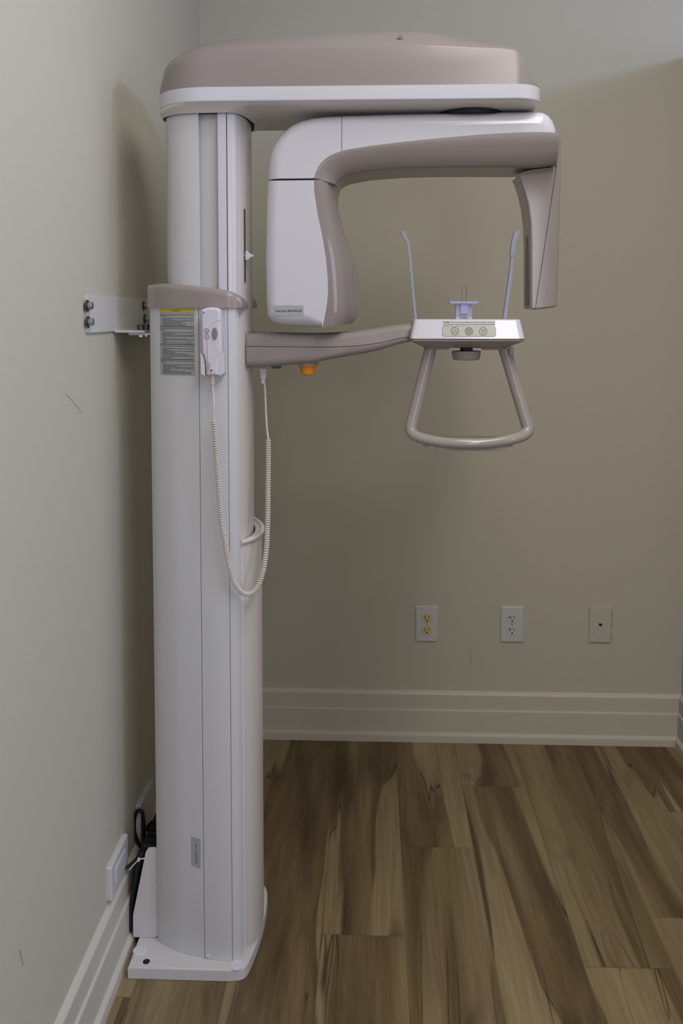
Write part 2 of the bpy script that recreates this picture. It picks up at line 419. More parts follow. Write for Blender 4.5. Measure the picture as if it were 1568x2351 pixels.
a = PY(980, 1431, YB); duplex(a.x, a.z, 'white wall plate with yellowed ivory receptacles, leftmost on the back wall', M_PLATE, M_IVORY, False)
a = PY(1175, 1432, YB); duplex(a.x, a.z, 'all-white duplex outlet with T-shaped slots, between the ivory outlet and the painted-over plate', M_PLATE2, M_PLATE2, True)
a = PY(1377, 1433, YB)
bp_ = empty('blank_wall_plate', (a.x, YB, a.z), 'painted-over wall plate with a small centre hole, right of the two outlets', 'wall plate')
rr = fillet([(a.x - .0345, a.z - .057, .003), (a.x + .0345, a.z - .057, .003), (a.x + .0345, a.z + .057, .003), (a.x - .0345, a.z + .057, .003)], 3)
obj('wall_plate', prism(rr, YB - 0.006, YB, 0.0025, seg=4, ends=(1, 0)), M_WALL, bp_)
hole = [(a.x - .006, a.z + .001), (a.x - .003, a.z + .005), (a.x + .003, a.z + .004), (a.x + .006, a.z + .002), (a.x + .005, a.z - .003), (a.x, a.z - .005), (a.x - .003, a.z - .002)]
obj('jack_hole', prism(hole, YB - 0.0064, YB - 0.0055), M_BLACK, bp_, angle=None)
for dz in (0.036, -0.042):
    obj('screw', lathe([(0.0001, -0.0008), (0.0014, -0.0007), (0.0016, 0.0005)], (a.x, YB - 0.006, a.z + dz), 'y', 12), M_WALL if dz > 0 else M_BLACK, bp_)
# ridge of old paint beside the plate
obj('paint_ridge', tube([(a.x + .037 + .0012 * math.sin(i * 1.7), YB - 0.0012, a.z - .05 + i * .01) for i in range(11)], 0.0018, 6), M_WALL, bp_)

# scuffs on the walls, stains that belong to the paint
def scuff(parent_name, pts, r, m=M_INKG):
    o = obj('scuff_mark', tube(pts, r, 5), m, bpy.data.objects[parent_name])
scuff('wall_back', [PY(*p, YB - 0.0003) for p in ((1080, 1494), (1079, 1505), (1083, 1516), (1081, 1530))], 0.0005, M_SCUFF2)
scuff('wall_left', [PX(*p, XL + 0.0003) for p in ((150, 904), (162, 916), (176, 932), (187, 946))], 0.0003, M_SCUFF)
scuff('wall_left', [PX(*p, XL + 0.0003) for p in ((45, 2180), (49, 2197), (53, 2215))], 0.0007, M_SCUFF)

# outlets low on the left wall, behind the machine
def side_plate(y0, y1, z0, z1, label, name, insert):
    root = empty(name, (XL, (y0 + y1) / 2, z0), label, 'outlet')
    to = lambda u, v, h: (h, u, v)
    obj('wall_plate', prism(fillet([(y0, z0, .004), (y1, z0, .004), (y1, z1, .004), (y0, z1, .004)], 4), XL, XL + 0.011, 0.003, seg=3, ends=(0, 1), to=to), M_PLATE2, root)
    if insert:
        ym, zm = (y0 + y1) / 2, (z0 + z1) / 2
        f = obj('receptacle', prism(fillet([(ym - .034, zm - .017, .003), (ym + .034, zm - .017, .003), (ym + .034, zm + .017, .003), (ym - .034, zm + .017, .003)], 3), XL + 0.009, XL + 0.0135, 0.001, seg=2, ends=(0, 1), to=to), M_PLATE2, root)
        for s in (-1, 1):
            obj('screw', lathe([(0.003, 0), (0.0022, 0.0014), (0.0001, 0.0016)], (XL + 0.011, ym + s * .046, zm), 'x', 14), M_STEEL, root)
    return root
PA = PX(256, 2000, XL + 0.011); PB = PX(256, 2073, XL + 0.011)
side_plate(PA.y, PA.y + 0.117, PB.z, PB.z + 0.071, 'white sideways outlet with a black cord, on the left wall above the baseboard', 'side_outlet', True)
PC = PX(318, 1851, XL + 0.006); PD = PX(334, 1814, XL + 0.006)
side_plate(PC.y, PC.y + 0.117, PD.z - 0.11, PD.z - 0.001, 'plain white plate half hidden by black cords, far end of the left wall', 'cable_wall_plate', False)

# ================================================================== THE X-RAY MACHINE
YM = 1.80
mach = empty('panoramic_xray_machine', (-0.36, YM, 0), 'tall white and taupe dental panoramic x-ray machine on a floor column against the left wall', 'x-ray machine')
def mir(pts): return [(x, 2 * YM - y) for x, y in reversed(pts)]

# --- base plate
bx0, bx1, by0, by1 = -0.499, -0.238, 1.662, 1.94
bp = spline([(-0.300, by0), (-0.270, 1.6655), (-0.258, 1.676), (-0.2515, 1.70), (-0.245, 1.74), (-0.240, 1.79), (-0.2385, 1.83), (-0.240, 1.88), (-0.246, 1.912), (-0.262, 1.932), (-0.29, by1)], 5)
base2d = [(bx0, by0), ] + [(-0.42, by0), (-0.36, by0)] + bp + [(-0.40, by1), (bx0, by1)]
toZ = lambda u, v, h: (u, v, h)
obj('base_plate', prism(base2d, 0.001, 0.025, 0.003, seg=3, ends=(0, 1), to=toZ), M_BASE, mach)
for q in ((321, 2182), (543, 2216)):
    c = PZ(*q, 0.025)
    obj('screw_cap', lathe([(0.0142, 0), (0.0142, 0.0006), (0.0138, 0.0010), (0.0001, 0.0012)], (c.x, c.y, 0.025), 'z', 32), M_WHITE, mach)
c = PZ(336, 2208, 0.025)
obj('bolt_hole', lathe([(0.0072, 0.0002), (0.0072, 0.0006), (0.0066, 0.0006), (0.0001, 0.0005)], (c.x, c.y, 0.025), 'z', 24), M_BLACK, mach)
# gusset plate
g = [PY(*q, 1.745) for q in ((305, 2153), (305, 2101), (334, 1957), (340, 1948), (352, 1947), (364, 1947), (365, 2145), (357, 2153))]
obj('gusset_plate', prism([(p.x, max(p.z, 0.0252)) for p in g], 1.745, 1.750, 0.0012, seg=2), M_BASE, mach)

# --- lower column
SEC = spline([(-0.459, YM), (-0.459, 1.750), (-0.4535, 1.738), (-0.436, 1.7245), (-0.405, 1.7085), (-0.375, 1.6995), (-0.347, 1.6925), (-0.318, 1.687), (-0.292, 1.6865), (-0.2765, 1.690), (-0.2685, 1.6985)], 5)
FRT = spline([(-0.2685, 1.7005), (-0.2630, 1.710), (-0.2500, 1.735), (-0.2418, 1.766), (-0.2392, YM)], 5)
def col_y(x):
    S = SEC
    for i in range(len(S) - 1):
        if S[i][0] <= x <= S[i + 1][0] and S[i + 1][0] > S[i][0]:
            t = (x - S[i][0]) / (S[i + 1][0] - S[i][0]); return S[i][1] + t * (S[i + 1][1] - S[i][1])
    return S[-1][1] if x > S[-1][0] else S[0][1]
def cut(S, xa, xb):
    out = [(x, y) for x, y in S if xa < x < xb]
    def at(xq):
        for i in range(len(S) - 1):
            if S[i][0] <= xq <= S[i + 1][0] and S[i + 1][0] > S[i][0]:
                t = (xq - S[i][0]) / (S[i + 1][0] - S[i][0]); return (xq, S[i][1] + t * (S[i + 1][1] - S[i][1]))
        return S[-1]
    return ([at(xa)] if xa > S[0][0] else [S[0]]) + out + ([at(xb)] if xb < S[-1][0] else [])
def shell(path, cx, cy, th, z0, z1, zf=None):
    """bent sheet following path (plan), th thick towards (cx, cy)"""
    inner = []
    for x, y in path:
        d = Vector((cx - x, cy - y)).normalized() * th; inner.append((x + d.x, y + d.y))
    ring = path + inner[::-1]
    top = [(x, y, zf(x, y) if zf else z1) for x, y in ring]
    return loft([[(x, y, z0) for x, y in ring], top])
ZB = 0.0255
zcol = PY(450, 706, 1.695).z                # top of the lower column's side panels
near, far = (lambda p: p), mir
S1, S2, GAP = -0.347, -0.288, 0.0006
rear_half = [p for p in cut(SEC, -1, S1 - GAP)]
rear = rear_half[::-1] + [(x, 2 * YM - y) for x, y in rear_half[1:]]
obj('rear_panel', shell(rear, -0.34, YM, 0.005, ZB, zcol), M_COLW, mach, angle=30)
for fn in (near, far):
    obj('side_strip', shell(fn(cut(SEC, S1 + GAP, S2 - GAP)), -0.32, YM, 0.005, ZB, zcol), M_COLW, mach, angle=30)
    obj('corner_strip', shell(fn(cut(SEC, S2 + GAP, -0.2)), -0.35, YM, 0.005, ZB, zcol), M_COLW, mach, angle=30)
core = [(x * 0.955 - 0.36 * 0.045, YM + (y - YM) * 0.955) for x, y in SEC]
obj('column_core', prism(core + mir(core)[:-1], ZB, zcol - 0.002, to=toZ), M_GAP, mach, angle=30)
# front cover of the lower column: flat below, with a scooped top edge
ztop = PY(560, 1238, 1.705).z
cover = FRT + mir(FRT)[1:]
def cov_top(x, y):
    t = abs(y - YM) / 0.10
    return ztop - 0.010 + 0.004 * t
fc = obj('front_cover', shell(cover, -0.40, YM, 0.014, ZB, None, cov_top), M_FRONT, mach, angle=30)
lip = [(x + 0.0008, y, cov_top(x, y)) for x, y in cover]
obj('cover_rim', tube(lip, 0.0052, 12), M_FRONT, mach)
for s in (-1, 1):
    xs, ys = -0.2655, YM + s * (0.0895)
    obj('cover_bead', tube([(xs, ys, ZB + 0.008), (xs, ys, ztop - 0.012)], 0.0042, 8), M_WHITE, mach)
c = PY(477, 2195, 1.69)
obj('plug_cap', lathe([(0.0048, 0), (0.0048, -0.0010), (0.004, -0.0016), (0.0001, -0.0017)], (c.x, col_y(c.x), c.z), 'y', 20), M_COLW, mach)

# --- collar cap on the lower column
prof = spline(xz([(343, 650), (352, 649.5), (380, 650), (420, 653), (470, 659), (505, 663.5), (522, 667), (536, 672.5), (546, 680), (552, 688.5), (554.5, 698)], 1.684), 4)
zb = zcol - 0.001
rings = []
for i, (x, zt) in enumerate(prof):
    xx = max(-0.4580, x)
    ny = col_y(min(max(xx, -0.4585), -0.2720)) - 0.0055
    zt = max(zt, zb + 0.002)
    hgt = zt - zb; rr_ = min(0.012, hgt * 0.5)
    half = [(ny, zb), (ny, zt - rr_)] + [(ny + rr_ * (1 - math.cos(a)), zt - rr_ + rr_ * math.sin(a)) for a in (0.4, 0.8, 1.2, math.pi / 2)]
    rings.append([(xx, y, z) for y, z in half] + [(xx, 2 * YM - y, z) for y, z in reversed(half)])
r0 = [(-0.4588, YM + (y - YM) * 0.90, zb + (z - zb) * 0.96) for _, y, z in rings[0]]
obj('column_collar', loft([r0] + [[(x + i * 1e-5, y, z) for x, y, z in r] for i, r in enumerate(rings)]), M_TAUPE, mach, angle=40)

# --- inner (telescoping) column
zhead = PY(470, 258, 1.71).z
UP = spline([(-0.426, YM), (-0.426, 1.768), (-0.4205, 1.748), (-0.407, 1.728), (-0.385, 1.714), (-0.362, 1.7075), (-0.347, 1.7055)], 5)
UPC = spline([(-0.3085, 1.7045), (-0.296, 1.7045), (-0.284, 1.7055), (-0.2765, 1.709), (-0.2725, 1.7145)], 4)
UPF = spline([(-0.2722, 1.716), (-0.2660, 1.733), (-0.2602, 1.762), (-0.2585, YM)], 5)
zlow = 1.30
rp = UP[::-1] + [(x, 2 * YM - y) for x, y in UP[1:]]
obj('inner_column_panel', shell(rp, -0.34, YM, 0.006, zlow, zhead), M_COLW, mach, angle=30)
for fn in (near, far):
    obj('guide_rail', shell(fn([(-0.348, 1.7175), (-0.330, 1.7165), (-0.319, 1.7160), (-0.307, 1.7165)]), -0.33, YM, 0.006, zlow, zhead), M_RECESS, mach, angle=20)
    obj('rail_edge', shell(fn([(-0.3085, 1.7180), (-0.3085, 1.7052), (-0.3030, 1.7046), (-0.2915, 1.7046)]), -0.33, YM, 0.004, zlow, zhead), M_WHITE, mach, angle=30)
    obj('inner_corner_strip', shell(fn([p for p in UPC if p[0] > -0.2905]), -0.33, YM, 0.006, zlow, zhead), M_WHITE, mach, angle=30)
carr = UPF + mir(UPF)[1:]
obj('carriage_front', shell(carr, -0.42, YM, 0.012, ztop - 0.06, zhead), M_FRONT, mach, angle=30)
# slot with its height-lock lever
def slot_line(py0, py1, px0, px1):
    return PY(px0, py0, 1.745), PY(px1, py1, 1.745)
sa, sb = slot_line(480, 648, 560.5, 561.5)
obj('lever_slot', box(-0.2655, -0.2605, 1.7435, 1.7465, sb.z, sa.z), M_GAP, mach, angle=None)
ky = 1.743
kp = xz([(563.5, 577), (567.5, 575), (571, 580), (576, 583.5), (582, 585), (583, 587), (581, 589.5), (576, 591), (572, 595), (568, 597.5), (563.5, 597)], ky)
lev = obj('lock_lever', prism(kp, ky - 0.003, ky + 0.003, 0.0012, seg=3), M_WHITE, mach)
kc = PY(562, 587, ky)
obj('lever_shaft', lathe([(0.0025, -0.006), (0.0025, 0.008)], (kc.x, ky, kc.z), 'x', 12), M_STEEL, lev)

# --- head unit on top of the column
HX0, HX1 = PY(366.5, 215, YM - 0.05).x, PY(1237, 225, YM - 0.06).x
HYH = 0.126
def hy(x):
    h = HYH
    aL, bL = 0.105, 0.085; aR, bR = 0.055, 0.055
    if x < HX0 + aL: t = (HX0 + aL - x) / aL; h = HYH - bL + bL * math.sqrt(max(0, 1 - t * t))
    if x > HX1 - aR: t = (x - HX1 + aR) / aR; h = min(h, HYH - bR + bR * math.sqrt(max(0, 1 - t * t)))
    return h
xs = [HX0 + 0.105 * (1 - math.cos(a * math.pi / 28)) for a in range(0, 15)] + [HX0 + 0.105 + k * (HX1 - HX0 - 0.16) / 24 for k in range(1, 24)] + [HX1 - 0.055 * (1 - math.sin(a * math.pi / 20)) for a in range(0, 11)]
Yn = YM - HYH
z_b0, z_b1 = PY(800, 231, Yn).z, PY(800, 196.5, Yn).z
plan = [(x, YM - hy(x)) for x in xs]; plan = plan + mir(plan)
obj('head_band', prism(plan, z_b0, z_b1, 0.004, seg=3, ends=(1, 0), to=toZ), M_WHITE, mach, angle=40)
# taupe cover: sections along x; lip above the band, a fold line, then a sloping crown
def interp(T, v):
    for i in range(len(T) - 1):
        if T[i][0] <= v <= T[i + 1][0]: t = (v - T[i][0]) / (T[i + 1][0] - T[i][0]); return T[i][1] + t * (T[i + 1][1] - T[i][1])
    return T[0][1] if v < T[0][0] else T[-1][1]
crown_px = spline([(366, 185, 0), (369, 168, 0), (373, 153, 0), (384, 141, 0), (403, 131, 0), (432, 118, 0), (462, 106, 0), (500, 97, 0), (560, 91, 0), (640, 85, 0), (760, 79, 0), (880, 75.5, 0), (960, 75, 0), (1000, 79, 0), (1050, 88, 0), (1105, 98, 0), (1150, 105.5, 0), (1172, 109, 0), (1185, 115, 0), (1195, 124, 0), (1208, 152, 0), (1222, 185, 0), (1228, 203, 0)], 4)
CR = [(PY(p[0], p[1], YM - 0.06).x, PY(p[0], p[1], YM - 0.06).z) for p in crown_px]
fold_px = [(366, 190), (372, 160), (385, 147), (410, 134), (450, 121), (500, 112), (600, 107.5), (800, 104.5), (1000, 105), (1150, 110), (1180, 114), (1195, 127), (1208, 155), (1222, 187), (1230, 206)]
FO = [(PY(p[0], p[1], Yn + 0.012).x, PY(p[0], p[1], Yn + 0.012).z) for p in fold_px]
cov_xs = [HX0 + 0.0015 + (x - HX0) * (HX1 - HX0 - 0.006) / (HX1 - HX0) for x in xs]
rings = []
for x in cov_xs:
    h = hy(x) - 0.0015; zc = max(interp(CR, x), z_b1 + 0.006); zf_ = min(max(interp(FO, x), z_b1 + 0.003), zc - 0.001)
    k = max(0.0, min(1.0, (zf_ - z_b1) / 0.08)); 
    hs = [(h, z_b1), (h - 0.0045 * k, z_b1 + (zf_ - z_b1) * 0.5), (h - 0.010 * k, zf_ - 0.004 * k), (h - 0.016 * k, zf_ + (zc - zf_) * 0.12), (h * 0.62, zc - (zc - zf_) * 0.12), (h * 0.46, zc), (h * 0.2, zc)]
    rings.append([(x, YM - a_, z) for a_, z in hs] + [(x, YM + a_, z) for a_, z in reversed(hs)])
obj('head_cover', loft(rings), M_COVER, mach, angle=50)
c = PY(919, 87, YM - HYH + 0.035)
obj('cover_screw_hole', lathe([(0.0045, -0.003), (0.0045, 0.004)], (c.x, YM - HYH + 0.03, c.z), 'y', 20), M_GREYBTN, mach)
# underside, flaring down to the column
z_u = z_b0 + 0.0005
und = [(x, YM - hy(x) * 0.97) for x in xs]; und = und + mir(und)
und_lo = [(HX0 + 0.012 + (x - HX0) * (HX1 - HX0 - 0.024) / (HX1 - HX0), YM + (y - YM) * 0.86) for x, y in und]
M_UND = M_FRONT
obj('head_underside', loft([[(x, y, z_u) for x, y in und], [(x, y, z_u - 0.008) for x, y in und_lo]]), M_UND, mach, angle=30)
cs = spline([(-0.432, YM), (-0.431, 1.765), (-0.425, 1.744), (-0.410, 1.724), (-0.386, 1.708), (-0.360, 1.7015), (-0.330, 1.700), (-0.300, 1.699), (-0.283, 1.7005), (-0.270, 1.711), (-0.258, 1.742), (-0.2485, YM)], 5)
cs = cs + mir(cs)[1:-1]
zlo = PY(500, 259, 1.70).z
def flare(t):
    out = []
    for x, y in cs:
        dx, dy = x + 0.345, y - YM
        if dx < 0: X = -0.345 + dx * (1 + 0.30 * t); X = max(X, HX0 + 0.004)
        else: X = -0.345 + dx * (1 + 0.75 * t)
        Yq = YM + dy * (1 + 0.22 * t); lim = hy(min(max(X, HX0), HX1)) * 0.985; Yq = max(YM - lim, min(YM + lim, Yq))
        out.append((X, Yq, zlo + (z_u - zlo) * t ** 0.8))
    return out
obj('column_flare', loft([flare(t) for t in (0, 0.15, 0.35, 0.6, 0.8, 1.0)], cap0=False, cap1=False), M_FRONT, mach, angle=60)
obj('flare_gap', loft([[(-0.345 + (x + 0.345) * 0.985, YM + (y - YM) * 0.985, zlo + 0.001) for x, y in cs], [(-0.345 + (x + 0.345) * 0.98, YM + (y - YM) * 0.98, zlo + 0.012) for x, y in cs]]), M_GAP, mach)
# rotation hub
hc = PY(1075, 245, YM)
z_arm = PY(1000, 251, YM - 0.075).z
obj('rotation_hub', lathe([(0.066, z_arm - 0.01), (0.066, z_u - 0.001)], (hc.x, YM - 0.03, 0), 'z', 48), M_BLACK, mach)

# --- rotating C-arm
AH = 0.093
ya = YM - AH
top = [(611, 410), (611.5, 390), (613, 370), (617, 348), (625, 328), (637, 309), (651, 295), (668, 281), (690, 271), (715, 265), (745, 261.5), (785, 259.5), (900, 256), (1050, 253), (1150, 251), (1230, 249.5), (1252, 252), (1265, 259), (1275, 272), (1282, 290), (1284, 304.5)]
bnd = [(1240, 303), (1190, 304), (1100, 309), (1000, 318), (930, 325), (850, 335), (800, 343), (785, 346), (757, 357), (745, 366), (735, 376), (727, 390), (722.5, 402), (721, 409)]
wpoly = xz(top, ya) + xz(bnd, ya)
wts = [1.0] * (len(top) - 1) + [0.0] * (len(bnd) + 1)
arm = obj('rotating_arm', prism(wpoly, YM - AH, YM + AH, 0.030, w=wts, seg=8), M_WHITE, mach, angle=40)
U = [(721, 409), (722.5, 402), (727, 390), (735, 376), (745, 366), (757, 357), (785, 346), (800, 343), (850, 335), (930, 325), (1000, 318), (1100, 309), (1190, 304), (1240, 303), (1284, 304.5)]
Lw = [(772, 425), (774, 421), (776, 417.5), (779, 414), (783, 411), (788, 407.5), (797, 403.5), (808, 400.5), (852, 392.5), (930, 386.5), (1000, 384.5), (1100, 384), (1188, 384.5), (1238, 382), (1277, 377)]
Uw = xz(U, ya); Lb = xz(Lw, YM - 0.062)
rings = []
for (ux, uz), (lx, lz) in zip(Uw, Lb):
    half = []
    for t, dy in ((0, AH), (0.12, AH), (0.35, AH - 0.004), (0.6, AH - 0.010), (0.8, AH - 0.017), (0.93, AH - 0.025), (1.0, 0.062)):
        half.append((ux + (lx - ux) * t, YM - dy, uz + (lz - uz) * t))
    rings.append(half + [(x, 2 * YM - y, z) for x, y, z in reversed(half)])
obj('arm_underside', loft(rings), M_TAUPE, arm, angle=50)
sx = PY(784.5, 300, ya).x; zs0, zs1 = PY(784, 345, ya).z, PY(784, 259.6, ya).z
sl_ = [(sx, ya, zs0), (sx, ya, zs1 - 0.030)] + [(sx, ya + 0.030 * (1 - math.cos(q)), zs1 - 0.030 + 0.030 * math.sin(q)) for q in [k * math.pi / 16 for k in range(1, 9)]]
obj('arm_seam', tube(sl_, 0.0005, 6), M_GAP, arm, angle=None)

# tube head hanging from the arm
TH_H = 0.095; yt = YM - TH_H
dv = [(720.5, 412), (721.5, 440), (729, 490), (739.5, 540), (748, 590), (752.5, 640), (753, 670), (751, 695), (746, 725), (740, 752)]
lft = [(738, 752), (700, 750), (660, 747.5), (640, 745.5), (625, 741), (614, 731), (610, 720), (608, 690), (606.5, 600), (607.5, 500), (609.5, 440), (610.5, 413.5)]
tpoly = xz(dv, yt) + xz(lft, yt)
wts = [0.0] * len(dv) + [1.0] * (len(lft) - 1) + [0.06]
tube_h = obj('tube_housing', prism(tpoly, YM - TH_H, YM + TH_H, 0.026, w=wts, seg=7), M_WHITE, mach, angle=40)
cre = [(752, 416), (754, 440), (761, 485), (771, 530), (780, 575), (787, 625), (789, 665), (789, 700), (787, 728), (778, 746)]
sil = [(783, 433), (776, 452), (777, 482), (790, 535), (803, 570), (815, 612), (821, 655), (822, 700), (820, 728), (808, 743)]
Dw, Cw, Sw = xz(dv, yt), xz(cre, YM - 0.080), xz(sil, YM - 0.005)
rings = []
for d_, c_, s_ in zip(Dw, Cw, Sw):
    h = [(d_[0], YM - TH_H, d_[1]), (d_[0] * .5 + c_[0] * .5, YM - 0.0905, d_[1] * .5 + c_[1] * .5), (c_[0], YM - 0.080, c_[1]), (c_[0] * .72 + s_[0] * .28, YM - 0.066, c_[1] * .72 + s_[1] * .28), (c_[0] * .35 + s_[0] * .65, YM - 0.042, c_[1] * .35 + s_[1] * .65), (s_[0], YM - 0.010, s_[1])]
    rings.append(h + [(x, 2 * YM - y, z) for x, y, z in reversed(h)])
obj('tube_cover', loft(rings), M_TAUPE_G, tube_h, angle=45)
nk = xz([(624, 400), (720, 400), (750, 408), (746, 420), (720, 418), (624, 420)], YM - 0.07)
obj('swivel_joint', prism(nk, YM - 0.07, YM + 0.07), M_GAP, mach)
# beam window outline on the far flank
for q0, q1 in (((818.5, 625), (822, 702)), ):
    a0, a1 = PY(*q0, YM - 0.004), PY(*q1, YM - 0.004)
    obj('beam_window', prism([(YM - 0.03, a1.z), (YM + 0.03, a1.z), (YM + 0.03, a0.z), (YM - 0.03, a0.z)], a0.x - 0.006, a0.x + 0.0005, to=lambda u, v, h: (h, u, v)), M_KNOB, tube_h)

# sensor arm at the right
SH = 0.042; ys = YM - SH
seam = [(1276, 386), (1228, 711)]
hp = xz([(1190.5, 402), (1195, 397.5), (1203, 394), (1225, 389), (1262, 385), (1274, 381), (1276, 386), (1252, 549), (1228, 711), (1221, 709), (1218, 704), (1217.5, 560), (1216, 510), (1211, 470), (1203, 434), (1195, 412)], ys)
wts = [0.0] * 8 + [0.6, 0.8] + [1.0] * 4 + [0.5, 0.25]
sens = obj('sensor_housing', prism(hp, YM - SH, YM + SH, 0.005, w=wts, seg=5), M_TAUPE_G, mach, angle=40)
bpz = xz([(1277.5, 377), (1283.5, 306), (1287, 308), (1289, 330), (1288, 420), (1284, 560), (1279.5, 702), (1274, 705.5), (1229.5, 711), (1253.5, 549), (1277.5, 386)], ys)
wts = [0, 0.5, 1, 1, 1, 1, 1, 0.8, 0, 0, 0]
obj('sensor_back_cover', prism(bpz, YM - SH, YM + SH, 0.0045, w=wts, seg=5), M_TAUPE_G, sens, angle=40)
sk = xz([(1275, 388), (1279, 388), (1231, 709), (1227, 709)], ys + 0.0015)
obj('cover_seam', prism(sk, ys + 0.0005, YM + SH - 0.0005), M_GAP, sens)
wx = PY(1217.5, 600, ys).x; wz0, wz1 = PY(1211, 702, YM).z, PY(1211, 514, YM).z
obj('sensor_window', prism(fillet([(YM - 0.016, wz0, .006), (YM + 0.008, wz0, .006), (YM + 0.008, wz1, .006), (YM - 0.016, wz1, .006)], 4), wx - 0.0012, wx + 0.001, to=lambda u, v, h: (h, u, v)), M_KNOB, sens)

# --- patient support arm
AY = 0.058; y1 = YM - AY
tp = [(571, 764), (568.5, 768), (600, 764.5), (680, 766.5), (740, 766.5), (800, 763), (850, 756), (900, 748), (925, 744), (945, 743)]
tp = [(569, 764.5), (620, 764), (680, 766), (740, 766), (790, 763), (830, 758.5), (870, 753), (900, 748), (925, 744), (946, 742.5)]
md = [(565, 795.5), (620, 796), (680, 796.5), (740, 797), (790, 796), (830, 793.5), (870, 788), (900, 781.5), (925, 776), (946, 774.5)]
bt = [(566, 845), (620, 843), (680, 837.5), (712, 836), (740, 829.5), (800, 819), (850, 810), (890, 799), (915, 791), (946, 784.5)]
def arm_shell(A, B, round_a, name, par):
    a2, b2 = spline([(p[0], p[1], 0) for p in xz(A, y1)], 4), spline([(p[0], p[1], 0) for p in xz(B, y1)], 4)
    rings = []
    for (ax, az, _), (bx_, bz, _) in zip(a2, b2):
        t_ = (ax - a2[0][0]) / (a2[-1][0] - a2[0][0]); hh = AY - 0.012 * t_
        hgt = abs(az - bz); r = min(0.016, hgt * 0.75)
        s = 1 if bz > az else -1                       # from a (rounded outer edge) towards b (seam)
        half = [(bx_, hh, bz), (ax + (bx_ - ax) * r / max(hgt, 1e-4), hh, az + s * r)]
        for a in (0.35, 0.7, 1.05, math.pi / 2): half.append((ax + (bx_ - ax) * (r * (1 - math.sin(a))) / max(hgt, 1e-4), hh - r * (1 - math.cos(a)), az + s * r * (1 - math.sin(a))))
        rings.append([(x, YM - y, z) for x, y, z in half] + [(x, YM + y, z) for x, y, z in reversed(half)])
    return obj(name, loft(rings), M_TAUPE, par, angle=45)
sup = arm_shell(tp, [(p[0], p[1] - 0.8) for p in md], True, 'support_arm_upper', mach)
arm_shell(bt, [(p[0], p[1] + 0.6) for p in md], True, 'support_arm_lower', mach)
sm = spline([(p[0], p[1], 0) for p in xz(md, y1)], 4)
ringsS = []
for x, z, _ in sm:
    t_ = (x - sm[0][0]) / (sm[-1][0] - sm[0][0]); hh = AY - 0.012 * t_ - 0.0008
    ringsS.append([(x, YM - hh, z - 0.002), (x, YM - hh, z + 0.002), (x, YM + hh, z + 0.002), (x, YM + hh, z - 0.002)])
obj('arm_seam', loft(ringsS), M_GAP, sup)
# boss, emergency stop, ports
bc = PY(707, 838, YM - 0.02); zb_ = bc.z
boss = lathe([(0.024, 0.008), (0.022, 0.001), (0.0205, -0.0005)], (bc.x, YM - 0.02, zb_ + 0.0), 'z', 28)
obj('stop_button_boss', boss, M_TAUPE, mach)
obj('emergency_stop_button', lathe([(0.0205, -0.0004), (0.0205, -0.0016), (0.0160, -0.0018), (0.0158, -0.010), (0.0146, -0.0185), (0.0128, -0.0200), (0.0001, -0.0203)], (bc.x, YM - 0.02, zb_), 'z', 36), M_STOP, mach)
gc = PY(634.5, 843, YM - 0.01)
obj('socket', box(gc.x - 0.0095, gc.x + 0.0095, YM - 0.02, YM, gc.z - 0.0025, gc.z + 0.006), M_GREEN, mach)
# carriage back plate where the arm meets the column
bk = xz([(562, 764), (571, 763), (567, 795), (568, 846), (564, 845)], YM - 0.05)
obj('arm_mount', prism(bk, YM - 0.055, YM + 0.055, 0.002, seg=2), M_TAUPE, mach)

# --- chin rest unit
yf_t, yf_b = YM - 0.088, YM - 0.102
def rrect(x0, x1, y0, y1_, r, n=5): return fillet([(x0, y0, r), (x1, y0, r), (x1, y1_, r), (x0, y1_, r)], n)
tl, tr_ = PY(951, 733, yf_t), PY(1196, 735, yf_t); bl, br_ = PY(942, 777.5, yf_b), PY(1206.5, 779.5, yf_b)
bbk = 2 * YM - yf_b
def chin_ring(f, z, extra=0.0, r=0.012):
    x0 = tl.x + (bl.x - tl.x) * f; x1 = tr_.x + (br_.x - tr_.x) * f; y0 = yf_t + (yf_b - yf_t) * f
    return [(x, y, z) for x, y in rrect(x0 + extra, x1 - extra, y0 + extra, 2 * YM - y0 - extra, r)]
zt_, zb2 = tl.z, bl.z
H_ = zt_ - zb2
chin = obj('chinrest_housing', loft([chin_ring(1.0, zb2), chin_ring(0.5, zb2 + H_ * 0.5), chin_ring(0.06, zt_ - H_ * 0.06), chin_ring(0.02, zt_ - H_ * 0.02, 0.001), chin_ring(0, zt_, 0.0035)]), M_WHITE, mach, angle=22)
zbb = PY(1075, 799, yf_b + 0.03).z
obj('chinrest_underside', loft([chin_ring(1.0, zb2 - 0.0012, 0.0004), chin_ring(1.0, zb2 - 0.005, 0.0012), chin_ring(1.0, zb2 - 0.010, 0.010, 0.016), chin_ring(1.0, zbb + 0.002, 0.026, 0.02), chin_ring(1.0, zbb, 0.034, 0.02)]), M_TAUPE, mach, angle=40)
obj('housing_seam', loft([chin_ring(1.0, zb2 - 0.0014, 0.001), chin_ring(1.0, zb2 + 0.0002, 0.001)]), M_GAP, chin)
